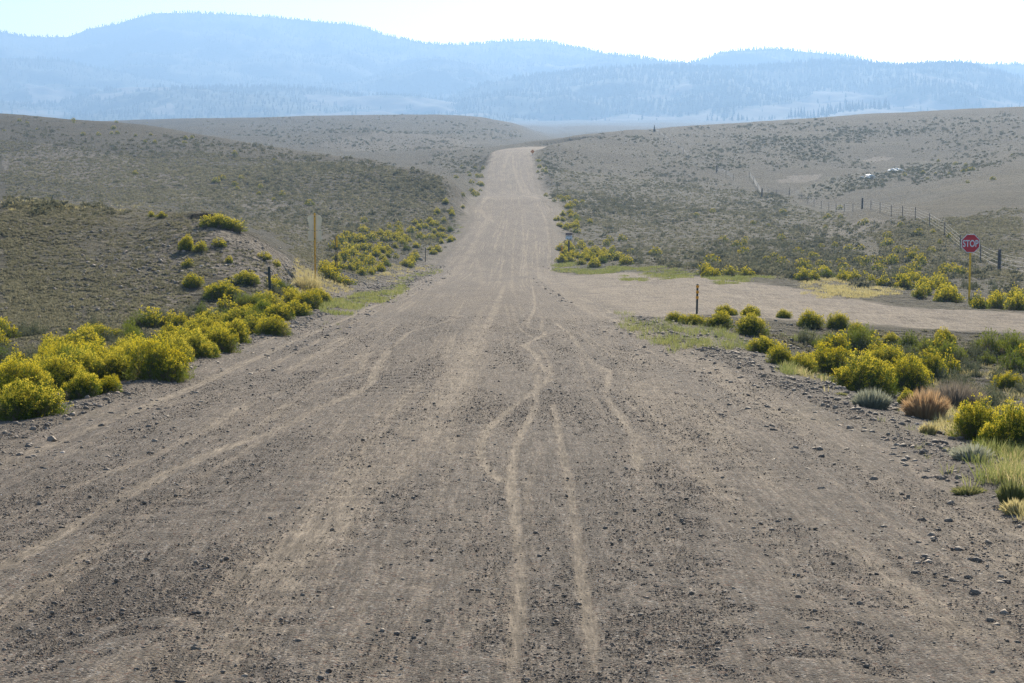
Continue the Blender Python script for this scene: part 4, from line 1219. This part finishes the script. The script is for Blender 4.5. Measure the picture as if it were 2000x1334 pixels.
rock(1480, 758, 14, 'dark brown rock out on the stony shoulder', .3)
rock(1836, 936, 16, 'bluish rock near the green grass tuft', .3)
rock(1603, 868, 10, 'single dark stone on the right wheel path', .1)
rock(100, 862, 30, 'brown rock at the left road edge beside the hedge', .83, .55)
rock(545, 842, 12, 'pale stone', .7) if False else None
rock(468, 950, 10, 'dark stone lying in the left lane', .05)
rock(903, 1202, 14, 'grey pointed stone near the middle of the road', .3)
rock(1337, 937, 9, 'dark stone on the right lane', .05)
rock(816, 583, 16, 'grey boulder', .4) if False else None
rock(820, 508, 14, 'grey boulder beside the short dark post', .6)

# ------------------------------------------------------------------ signs and posts
M_yel = simple('yellow_paint', (1.0, .50, .006), .45, .5, vary=.12, nscale=5)
M_red = simple('red_sheeting', (.60, .012, .022), .5, .4, vary=.12, nscale=6)
M_white = simple('white_paint', (.72, .72, .70), .5, .4, vary=.08)
M_tanback = simple('sign_back', (.95, .74, .46), .6, .4, vary=.12, nscale=4)
M_dark = simple('dark_green_steel', (.018, .030, .026), .55, .4, vary=.3)
M_orng = simple('orange_reflector', (1.0, .36, .008), .4, .5, vary=.1)
M_wood = simple('weathered_wood', (.12, .095, .08), .9, .2, vary=.4, nscale=14, bump=.5)
M_woodb = simple('brown_board', (.20, .13, .11), .8, .2, vary=.3, nscale=12)
M_wire = simple('galvanised_wire', (.55, .49, .41), .5, .5, .5)
M_bolt = simple('bolt', (.06, .06, .06), .5, .5, .5)
M_debris = simple('white_board', (.75, .74, .72), .6, .4, vary=.15)
M_snow = M_debris

def base_at(px, py):
    p, ok = hit([px], [py]); return p[0], p[0][1]/F

def octo(r):
    k = r*math.cos(math.pi/8)
    a = r*math.sin(math.pi/8)
    return [(-a, -k), (a, -k), (k, -a), (k, a), (a, k), (-a, k), (-k, a), (-k, -a)]

def channel_post(name, parent, h, mat, w=.03, d=.02, z0=-.3):
    m = MB(); m.box((0, 0, (h+z0)/2), (w, .004, (h-z0)/2)); m.box((-w+.004, d/2+.006, (h+z0)/2), (.004, d/2, (h-z0)/2)); m.box((w-.004, d/2+.006, (h+z0)/2), (.004, d/2, (h-z0)/2))
    return m.build(name, mat, parent)

def text_mesh(name, s, mat, parent, width, height_, yoff, zc, depth=.004):
    cu = bpy.data.curves.new('txt', 'FONT'); cu.body = s; cu.align_x = 'CENTER'; cu.align_y = 'CENTER'; cu.offset = .018; cu.extrude = 0
    to = bpy.data.objects.new('txt', cu); COL.objects.link(to)
    bpy.context.view_layer.update()
    me = bpy.data.meshes.new_from_object(to.evaluated_get(bpy.context.evaluated_depsgraph_get()))
    bpy.data.objects.remove(to)
    v = np.array([q.co[:] for q in me.vertices]); lo, hi = v.min(0), v.max(0)
    q = np.zeros_like(v)
    q[:, 0] = ((v[:, 0]-lo[0])/(hi[0]-lo[0])-.5)*width; q[:, 2] = ((v[:, 1]-lo[1])/(hi[1]-lo[1])-.5)*height_ + zc; q[:, 1] = yoff
    me.vertices.foreach_set('co', q.astype(np.float32).ravel()); me.materials.append(mat); me.update()
    o = bpy.data.objects.new(name, me); COL.objects.link(o); o.parent = parent
    return o

# stop sign
p, s = base_at(1893, 592)
top = (592-457)*s
t = empty('stop_sign', tuple(p), math.radians(2)); tag(t, 'red STOP sign on a yellow post beside the side road', 'road sign')
R_ = 36*s/2/math.cos(math.pi/8)
zc = top - 36*s/2
m = MB(); m.box((0, .02, (top-.06-.3)/2), (.045, .012, (top-.06+.3)/2)); m.box((0, .036, (top-.3)/2-.05), (.015, .006, (top+.3)/2-.06)); m.build('post', M_yel, t)
m = MB(); m.prism([(x_, z_+zc) for x_, z_ in octo(R_)], -.002, .004); m.build('sign_border', M_white, t)
m = MB(); m.prism([(x_, z_+zc) for x_, z_ in octo(R_*.935)], -.006, -.0025); m.build('sign_face', M_red, t)
text_mesh('lettering', 'STOP', M_white, t, R_*1.58, R_*.70, -.009, zc)
m = MB()
for z_ in (.75, -.75): m.tube([(0, -.012, zc+z_*R_*.9), (0, -.004, zc+z_*R_*.9)], .011, 8)
m.build('bolts', M_bolt, t)

# shield sign seen from behind
p, s = base_at(616, 557)
top = (557-416)*s
t = empty('route_sign', tuple(p), math.radians(-4)); tag(t, 'back of a tan shield sign with a rectangular plate on a tall yellow post', 'road sign')
m = MB(); m.box((0, 0, (top-.3)/2), (.034, .012, (top+.3)/2)); m.box((-.026, -.022, (top-.3)/2), (.005, .012, (top+.3)/2-.01)); m.box((.026, -.022, (top-.3)/2), (.005, .012, (top+.3)/2-.01)); m.build('post', M_yel, t)
W2 = 14.5*s; zt = top - 3*s; zb = top - 34*s
sh = [(-.30, 1), (-.62, .95), (-.86, .90), (-.98, .78), (-.97, .6), (-.86, .42), (-.78, .22), (-.76, .02), (.76, .02), (.78, .22), (.86, .42), (.97, .6), (.98, .78), (.86, .90), (.62, .95), (.30, 1)]
m = MB(); m.prism([(a*W2, zb + b*(zt-zb)) for a, b in sh], .015, .019); m.build('shield_plate', M_tanback, t)
m = MB(); m.prism([(-W2*.95, zb-20*s), (W2*.95, zb-20*s), (W2*.95, zb-.6*s), (-W2*.95, zb-.6*s)], .015, .019); m.build('lower_plate', M_tanback, t)
m = MB()
for z_ in (zt-4*s, zb-1.5*s, zb-16*s): m.box((0, -.018, z_), (.016, .004, .02))
m.build('bolts', M_bolt, t)

# pair of thin posts
p, s = base_at(657, 534)
t = empty('marker_post', (p[0]-.05, p[1], p[2]), 0); tag(t, 'thin dark steel post standing close against the yellow-plated one', 'post')
channel_post('post', t, (534-463)*s, M_dark, .022, .016); m = MB(); m.box((0, .002, (534-463)*s+.006), (.026, .02, .006)); m.build('cap', M_dark, t)
t = empty('marker_post', (p[0]+2.3*s, p[1]-.3, height(p[0]+2.3*s, p[1]-.3)), 0); tag(t, 'thin dark post with a narrow yellow plate on top', 'post')
hp = (536-462)*s
channel_post('post', t, hp, M_dark, .022, .016)
m = MB(); m.box((0, -.01, hp-11*s), (.05, .003, 11*s)); m.build('reflector_plate', M_yel, t)

# plain dark post
p, s = base_at(528, 582)
t = empty('marker_post', tuple(p), 0); t.rotation_euler = (0, math.radians(-2.0), 0); tag(t, 'plain dark green steel post rising from the left hedge', 'post')
channel_post('post', t, (582-521)*s, M_dark, .045, .02); m = MB(); m.box((0, 0, (582-521)*s+.005), (.05, .02, .006)); m.build('cap', M_dark, t)
# short dark post further up
p, s = base_at(831, 511)
t = empty('marker_post', tuple(p), 0); tag(t, 'short dark post among bushes near the left road edge beyond the signs', 'post')
channel_post('post', t, 27*s, M_dark, .03, .02); m = MB(); m.box((0, 0, 27*s+.005), (.035, .02, .006)); m.build('cap', M_dark, t)

# striped marker post with three reflectors
def delineator(px, py, hpx, lab, rpx=3.1, wpx=1.9):
    p, s = base_at(px, py)
    t = empty('delineator_post', tuple(p), 0); t.rotation_euler = (0, math.radians(.8), 0); tag(t, lab, 'marker post')
    h = hpx*s
    channel_post('post', t, h, M_dark, wpx*s, .02)
    for k in range(3):
        m = MB(); zc = h - (5.2 + 10.8*k)*s*hpx/60
        m.tube([(0, -.022, zc), (0, -.006, zc)], rpx*s, 14); m.build('reflector', M_orng, t)
delineator(1361, 614, 60, 'dark marker post with three orange reflectors at the corner verge')
delineator(1097, 503, 24, 'small marker post with orange reflectors beside the far wooden sign', 1.7, .8)

# wooden sign with a white panel
p, s = base_at(1111, 502)
t = empty('wooden_sign', tuple(p), 0); tag(t, 'small brown and white board on a thick wooden post, right roadside', 'sign')
m = MB(); m.box((0, 0, 17*s-.2), (1.6*s, 1.6*s, 17.5*s+.1)); m.build('post', M_wood, t)
m = MB(); m.box((0, -.06-1.6*s, 45*s), (6.6*s, .03, 2.4*s)); m.build('top_board', M_woodb, t)
m = MB(); m.box((0, -.06-1.6*s, 38.3*s), (6.2*s, .02, 3.9*s)); m.build('panel', M_white, t)
m = MB(); m.box((0, -.03-1.6*s+.06, 40*s), (1.2*s, .03, 7.2*s)); m.build('bracket', M_wood, t)
m = MB()
for a, b, c, d_ in ((-3.9, 41.3, .32, 1.1), (-2.2, 41.0, .3, 1.0), (-.5, 41.3, .32, 1.1), (1.2, 41.0, .3, 1.0), (2.9, 41.3, .32, 1.1), (-2.6, 35.6, 1.4, .75), (2.7, 35.6, 1.4, .75)):
    m.box((a*s, -.09-1.6*s, b*s), (c*s, .006, d_*s))
m.build('lettering', M_wood, t)

# orange diamond far up the road
p, s = base_at(1040, 303)
t = empty('warning_sign', tuple(p), 0); tag(t, 'tiny orange diamond sign where the road bends out of view', 'road sign')
m = MB(); m.box((0, .03, 4*s-.1), (.04, .02, 4.6*s)); m.build('post', M_wood, t)
m = MB(); r = 4.2*s; m.prism([(0, 7*s-r), (r, 7*s), (0, 7*s+r), (-r, 7*s)], -.005, .005); m.build('plate', simple('orange_sheet', (.8, .24, .03), .5), t)

# ------------------------------------------------------------------ wire fences
def fence(name, lab, posts, wood, strands=4, wr=.009):
    """posts: (px, base row) or (px, distance, 'd')"""
    pts = []
    for q in posts:
        if len(q) == 3:
            x_ = (q[0]-1000)/F*q[1]; pts.append(Vector((x_, q[1], float(height(x_, q[1])))))
        else:
            p, ok = hit([q[0]], [q[1]]); pts.append(Vector(p[0]))
    root = empty(name, pts[0]); tag(root, lab, 'fence')
    for i, p in enumerate(pts):
        m = MB(); q = p - pts[0]; w = i in wood
        hh = 1.55 if w else 1.3
        if w:
            m.tube([(q.x, q.y, q.z-.3), (q.x+.02, q.y, q.z+hh)], [.14, .12], 8)
        else:
            m.box((q.x, q.y, q.z+hh/2-.1), (.035, .035, hh/2+.1))
        o = m.build('wood_post' if w else 'post', M_wood, root)
        if w: o['label'] = 'thick round wooden post'
    for k in range(strands):
        z_ = 1.22 - k*.30
        path = []
        for i, p in enumerate(pts):
            q = p - pts[0]; path.append((q.x, q.y-.05, q.z+z_))
            if i < len(pts)-1:
                n_ = pts[i+1]-pts[0]; path.append(((q.x+n_.x)/2, (q.y+n_.y)/2-.05, (q.z+n_.z)/2+z_-.05))
        m = MB(); m.tube(path, wr, 4); m.build('wire', M_wire, root)
fence('wire_fence', 'wire fence climbing over the right-hand knoll behind the stop sign',
      [(2060,128,'d'),(2005,140,'d'),(1953,152,'d'),(1916,164,'d'),(1876,180,'d'),(1845,198,'d'),(1815,214,'d'),(1787,229,'d'),(1762,243,'d'),(1740,256,'d'),(1718,270,'d'),(1700,283,'d'),(1683,296,'d'),(1665,309,'d'),(1648,321,'d'),(1632,332,'d'),(1618,342,'d'),(1603,352,'d'),(1589,362,'d'),(1577,372,'d'),(1565,384,'d'),(1541,400,'d')], {2, 12})
fence('wire_fence', 'farther stretch of wire fence running up from the valley scrub to the hillside', [(1541,386),(1516,384),(1500,383),(1488,384),(1480,372),(1472,358),(1464,348)], {3}, 3, .02)
fence('wire_fence', 'faint distant fence stretch with a tall end post on the hillside', [(1432,352),(1418,345),(1400,336)], {2}, 3, .02)
fence('wire_fence', 'thin pale fence line running down from the ridge by the lone tall post', [(1345,312),(1335,300),(1325,292),(1310,282),(1298,272),(1288,264),(1279,257)], set(), 2, .02)

# lone dark juniper on the ridge
def conifer(px, py, hpx, lab, group, d=None, name='conifer_tree'):
    if d is None:
        p, ok = hit([px], [py]); p = p[0]
    else: p = d
    s = p[1]/F; H = hpx*s
    t = empty(name, tuple(p), random.uniform(0, 6)); tag(t, lab, 'tree', group)
    m = MB(); m.tube([(0, 0, -.3), (0, 0, H*.5), (0, 0, H*.97)], [H*.022, H*.014, H*.004], 6); m.build('trunk', M_bark, t)
    nb = 420; f = rng.uniform(0, 1, nb)**.8; a = rng.uniform(0, 6.28, nb)
    R = H*.23*(1-f)*rng.uniform(.6, 1.15, nb) + H*.012
    b = np.stack([np.cos(a)*R*.1, np.sin(a)*R*.1, H*(.1+f*.9)], 1)
    tp = np.stack([np.cos(a)*R, np.sin(a)*R, H*(.1+f*.9) - R*.35], 1)
    g = blades(b, tp, H*.10)
    o = mesh_np('crown', g[0], g[1], M_needle); o.parent = t
conifer(1278, 258, 14, 'lone slim dark tree standing on the right ridge line', None, name='juniper_tree')

# rubble heaps of white and dark boards in the gully
def outcrop(px, py, n, wpx, hpx, lab):
    p, s = base_at(px, py)
    t = empty('rock_outcrop', tuple(p)); tag(t, lab, 'rock outcrop')
    for nm, mat, cnt, rr in (('pale_rock', M_pale, n, (.24, .5)),):
        V, Fc, k = [], [], 0
        for _ in range(cnt):
            v, f = rock_proto(1, .2); r = random.uniform(*rr)
            x_ = max(-1.6, min(1.6, random.gauss(0, .8)))*wpx*s*.3
            q = v*r*np.array([1.5, 1, .9]) + np.array([x_, random.gauss(0, 1.2), random.uniform(0, hpx*s*.6)*math.exp(-(x_/(wpx*s*.45))**2)])
            V.append(q); Fc.append(f+k); k += len(q)
        o = mesh_np(nm, np.concatenate(V), np.concatenate(Fc), mat); o.parent = t
M_pale = simple('pale_outcrop', (.95, .92, .86), .5, .5, vary=.2, nscale=2)
outcrop(1697, 348, 26, 26, 11, 'left of two pale rock outcrops in the hillside gully')
outcrop(1748, 334, 20, 26, 11, 'right of two pale rock outcrops in the hillside gully')
def slab(px, py, w, h, lab):
    p, s = base_at(px, py); v, f = rock_proto(1, .1)
    o = mesh_np('rock', v*np.array([w*s/2, w*s/2.4, h*s]), f, simple('pale_rock', (.62, .58, .52), .8)); o.location = tuple(p); tag(o, lab, 'rock')
slab(1466, 394, 8, 2.4, 'whitish boulder in the valley scrub right of the road')
slab(1788, 320, 5, 2, 'tiny white boulder at the upper end of the outcrop gully')
slab(1340, 489, 10, 2.6, 'pale flat boulder in the sagebrush beyond the side road')
slab(437, 332, 8, 2, 'whitish boulder on the slope of the left hill')

# ------------------------------------------------------------------ mountains
def mountain_material():
    t = NT('mountain_surface'); P = t.pos()
    mead = t.attr('meadow')
    n = t.noise(P, .02, 5, .65); n2 = t.noise(P, .1, 4, .6)
    forest = t.mix(t.ramp(n2, .35, .65), (.025, .04, .022), (.06, .075, .04))
    grassc = t.mix(t.ramp(n, .35, .65), (.115, .098, .072), (.165, .14, .10))
    t.pbr(t.mix(t.ramp(t.math('ADD', mead, t.math('MULTIPLY', t.math('SUBTRACT', n2, .5), .6)), .35, .6), forest, grassc), .95, None, .1)
    return t.m
M_mount = mountain_material()
def c_up(V):  # rows -> z
    return V
CONES = []
for k in range(6):
    V, Fc, b = [], [], 0
    tiers = 3
    for j in range(tiers):
        z0 = .12 + j*.27; z1 = min(1.0, z0 + .46); r0 = .19*(1 - j*.27)*rng.uniform(.85, 1.15)
        nseg = 5; ang = np.arange(nseg)*2*math.pi/nseg + rng.uniform(0, 3)
        ring = np.stack([np.cos(ang)*r0*rng.uniform(.7, 1.2, nseg), np.sin(ang)*r0*rng.uniform(.7, 1.2, nseg), z0 + rng.uniform(-.04, .04, nseg)], 1)
        V.append(np.vstack([ring, [[0, 0, z1]]])); Fc.append(np.array([(b+i, b+(i+1) % nseg, b+nseg) for i in range(nseg)])); b += nseg+1
    CONES.append((np.concatenate(V), np.concatenate(Fc)))
M_need_far = leafy('far_conifer', (.02, .035, .02), (.045, .06, .03), .1, True)

TREES = []
def ridge(name, sil, d_ridge, d_front, front_row, ntree, meadows, tree_h, seed, back=800, top_forest=True):
    d_ridge *= 1.6; d_front *= 1.6; ntree = int(ntree*1.35)
    sx = np.array([q[0] for q in sil], float); sy = np.array([q[1] for q in sil], float)
    nx_, nf, nb_ = 520, 70, 10
    pxg = np.linspace(sx[0], sx[-1], nx_)
    top = pchip(sx, sy, pxg)
    tt = np.concatenate([np.linspace(0, 1, nf), 1 + np.linspace(.05, 1, nb_)])
    T, PX = np.meshgrid(tt, pxg, indexing='ij')
    front = np.full(nx_, front_row) if np.isscalar(front_row) else pchip([q[0] for q in front_row], [q[1] for q in front_row], pxg)
    D = d_front + (d_ridge-d_front)*np.minimum(T, 1) + np.maximum(T-1, 0)*back
    prof = np.minimum(T, 1)
    prof = prof*.75 + .25*prof**2
    rowv = front[None]*(1-prof) + top[None]*prof
    X = (PX-1000)/F*D; Z = row_to_z(D, rowv)
    bump_ = fbm(X/260+seed, D/260, 4)*60*np.sin(np.pi*np.clip(T, 0, 1))**.8 * (D/5000)
    Z = Z + bump_ + fbm(X/60+seed, D/60, 3)*4
    Z = np.where(T > 1, Z - (T-1)*back*.45, Z)
    _, rv = project(X, D, Z)
    x_, y_, z_ = X.ravel(), D.ravel(), Z.ravel()
    pxp, pyp = project(x_, y_, z_)
    nn = fbm(x_/90+seed, y_/90, 4)
    mead = np.zeros(len(x_))
    for pl in meadows:
        mead = np.maximum(mead, in_poly(pxp+nn*26, pyp+nn*9, pl)*1.0)
    o = mesh_np(name, np.stack([x_, y_, z_], 1), grid_faces(*X.shape), M_mount, {'meadow': mead}, smooth_f=True)
    tag(o, kind='structure')
    # trees
    i = rng.uniform(0, nf-1.01, ntree); j = rng.uniform(0, nx_-1.01, ntree)
    nr = ntree//7
    i[:nr] = nf - 1 - rng.exponential(1.0, nr); i = np.clip(i, 0, nf-1.01)
    ii, jj = i.astype(int), j.astype(int); u, v = (i-ii)[:, None], (j-jj)[:, None]
    Vv = np.stack([X, D, Z], -1)
    pt = Vv[ii, jj]*(1-u)*(1-v) + Vv[ii+1, jj]*u*(1-v) + Vv[ii, jj+1]*(1-u)*v + Vv[ii+1, jj+1]*u*v
    m_ = mead.reshape(X.shape)[ii, jj]
    dens = fbm(pt[:, 0]/150, pt[:, 1]/150, 3)
    keep = (rng.random(ntree) < np.where(m_ > .5, .03, np.clip(.8+1.2*dens, .2, 1)))
    pt = pt[keep]; hs = tree_h*rng.uniform(.55, 1.35, len(pt))
    TREES.append((pt, hs))
    return Vv

ridge('far_mountain', [(-500,20),(-200,40),(0,60),(70,71),(130,72),(180,58),(240,46),(280,33),(320,26),(430,27),(560,36),(640,44),(700,50),(760,70),(800,80),(850,87),(920,88),(960,84),(1000,81),(1060,81),(1100,89),(1150,99),(1190,108),(1300,135),(1500,160),(1700,180)], 5200, 3800, 190, 13000,
      [[(1060,128),(1130,120),(1120,140)]], 12, 3)
ridge('right_mountain', [(900,170),(1100,130),(1190,106),(1260,116),(1340,122),(1370,117),(1400,105),(1440,99),(1500,96),(1560,101),(1640,110),(1720,125),(1800,128),(1850,123),(1920,125),(2000,127),(2200,130),(2500,120)], 4700, 3900, 190, 8000, [], 12, 11)
ridge('middle_ridge', [(500,200),(620,180),(700,160),(790,130),(850,114),(900,120),(980,142),(1060,165),(1200,190)], 4300, 3700, 200, 4000, [[(905,148),(940,155),(925,165)]], 9, 23)
ridge('left_ridge', [(-500,80),(-200,95),(0,112),(110,116),(220,138),(330,158),(420,176),(600,200)], 4000, 3200, 226, 4500, [[(50,165),(110,170),(190,190),(120,215),(0,215),(0,200),(60,200)], [(0,205),(200,205),(200,235),(0,235)]], 10, 31)
ridge('forested_spur', [(-300,215),(0,205),(120,200),(190,180),(260,170),(400,170),(520,170),(640,178),(720,188),(830,192),(900,202),(960,222),(1050,245)], 3300, 2700, 240, 5200,
      [[(180,188),(250,168),(330,168),(320,175),(250,182),(190,196)], [(600,186),(720,190),(830,192),(900,202),(960,222),(900,225),(740,212),(600,200)], [(0,215),(130,215),(130,240),(0,240)], [(560,225),(760,212),(850,230),(560,235)], [(300,205),(330,200),(345,225),(300,225)]], 10, 41)
ridge('wooded_ridge', [(820,230),(880,195),(930,170),(980,158),(1050,148),(1150,138),(1250,131),(1350,132),(1430,132),(1500,127),(1580,120),(1650,120),(1720,128),(1800,126),(1880,127),(1940,142),(2000,156),(2200,190),(2500,200)], 3500, 2700, 243, 16000,
      [[(1450,215),(1530,205),(1600,182),(1660,176),(1720,190),(1810,192),(1870,212),(1900,235),(1400,240)], [(1780,150),(1760,140),(1850,152),(1940,172),(1900,170)], [(1880,190),(2000,200),(2100,210),(2100,225),(1900,205)], [(1240,192),(1300,180),(1350,160),(1360,172),(1300,192)], [(1000,232),(1400,222),(1420,245),(1000,245)]], 11, 53)
pt = np.concatenate([a for a, b in TREES]); hs = np.concatenate([b for a, b in TREES])
o = scatter('forest', CONES, pt - np.array([0, 0, .5]), np.stack([hs*1.15, hs*1.15, hs], 1), rng.uniform(0, 6, len(pt)), M_need_far)
tag(o, 'conifer forest covering the hazy mountains', 'forest', kind='stuff')

# stand of taller conifers in front of the pale meadow, each a tree
def stand_tree(px, row, d, hpx, lab, grp):
    x_ = (px-1000)/F*d; z_ = float(row_to_z(d, row))
    conifer(px, 0, hpx, lab, grp, (x_, d, z_))
xs_ = np.concatenate([np.linspace(1535, 1600, 11), np.linspace(1604, 1682, 19), np.linspace(1688, 1730, 10)])
for k, px_ in enumerate(xs_):
    row = np.interp(px_, [1530, 1600, 1640, 1700, 1735], [231, 228, 217, 211, 211]) + random.uniform(-1, 4)
    stand_tree(px_ + random.uniform(-2, 2), row, 4160 + random.uniform(0, 90), random.uniform(11, 22), 'dark conifer in the stand before the pale meadow on the right', 'conifer stand before the pale meadow')
for px_ in (1378,1386,1399,1412,1427,1441,1447,1455):
    stand_tree(px_ + random.uniform(-2, 2), 236, 4100, random.uniform(8, 17), 'hazy conifer in the small stand left of the meadow stand', 'small conifer stand')
# the meadow apron those stands grow on
xa = np.linspace(1300, 2300, 120); da = np.linspace(3800, 4350, 24)
DA, XA = np.meshgrid(da, xa, indexing='ij')
rowa = np.interp(XA, [1300, 1530, 1600, 1640, 1700, 1800, 2300], [243, 234, 231, 221, 214, 222, 226]) + (1-(DA-3800)/550)*22*np.clip((XA-1300)/300, .05, 1) - 1.5
X_ = (XA-1000)/F*DA; Z_ = row_to_z(DA, rowa)
o = mesh_np('meadow_slope', np.stack([X_.ravel(), DA.ravel(), Z_.ravel()], 1), grid_faces(*DA.shape), M_mount, {'meadow': np.ones(X_.size)}, smooth_f=True)
tag(o, kind='structure')

# ------------------------------------------------------------------ haze
t = NT('haze_air')
pv = t.n('ShaderNodeVolumePrincipled')
pv.inputs['Color'].default_value = (.29, .47, .74, 1)
pv.inputs['Density'].default_value = .00023
pv.inputs['Anisotropy'].default_value = .35
t.l(pv.outputs[0], t.out.inputs['Volume'])
zlo = -80; zhi = 560
m = MB(); m.box((0, 4400, (zlo+zhi)/2), (9000, 4600, (zhi-zlo)/2)); hz = m.build('haze', t.m)
tag(hz, 'blue summer haze filling the valley air', 'haze', kind='stuff')
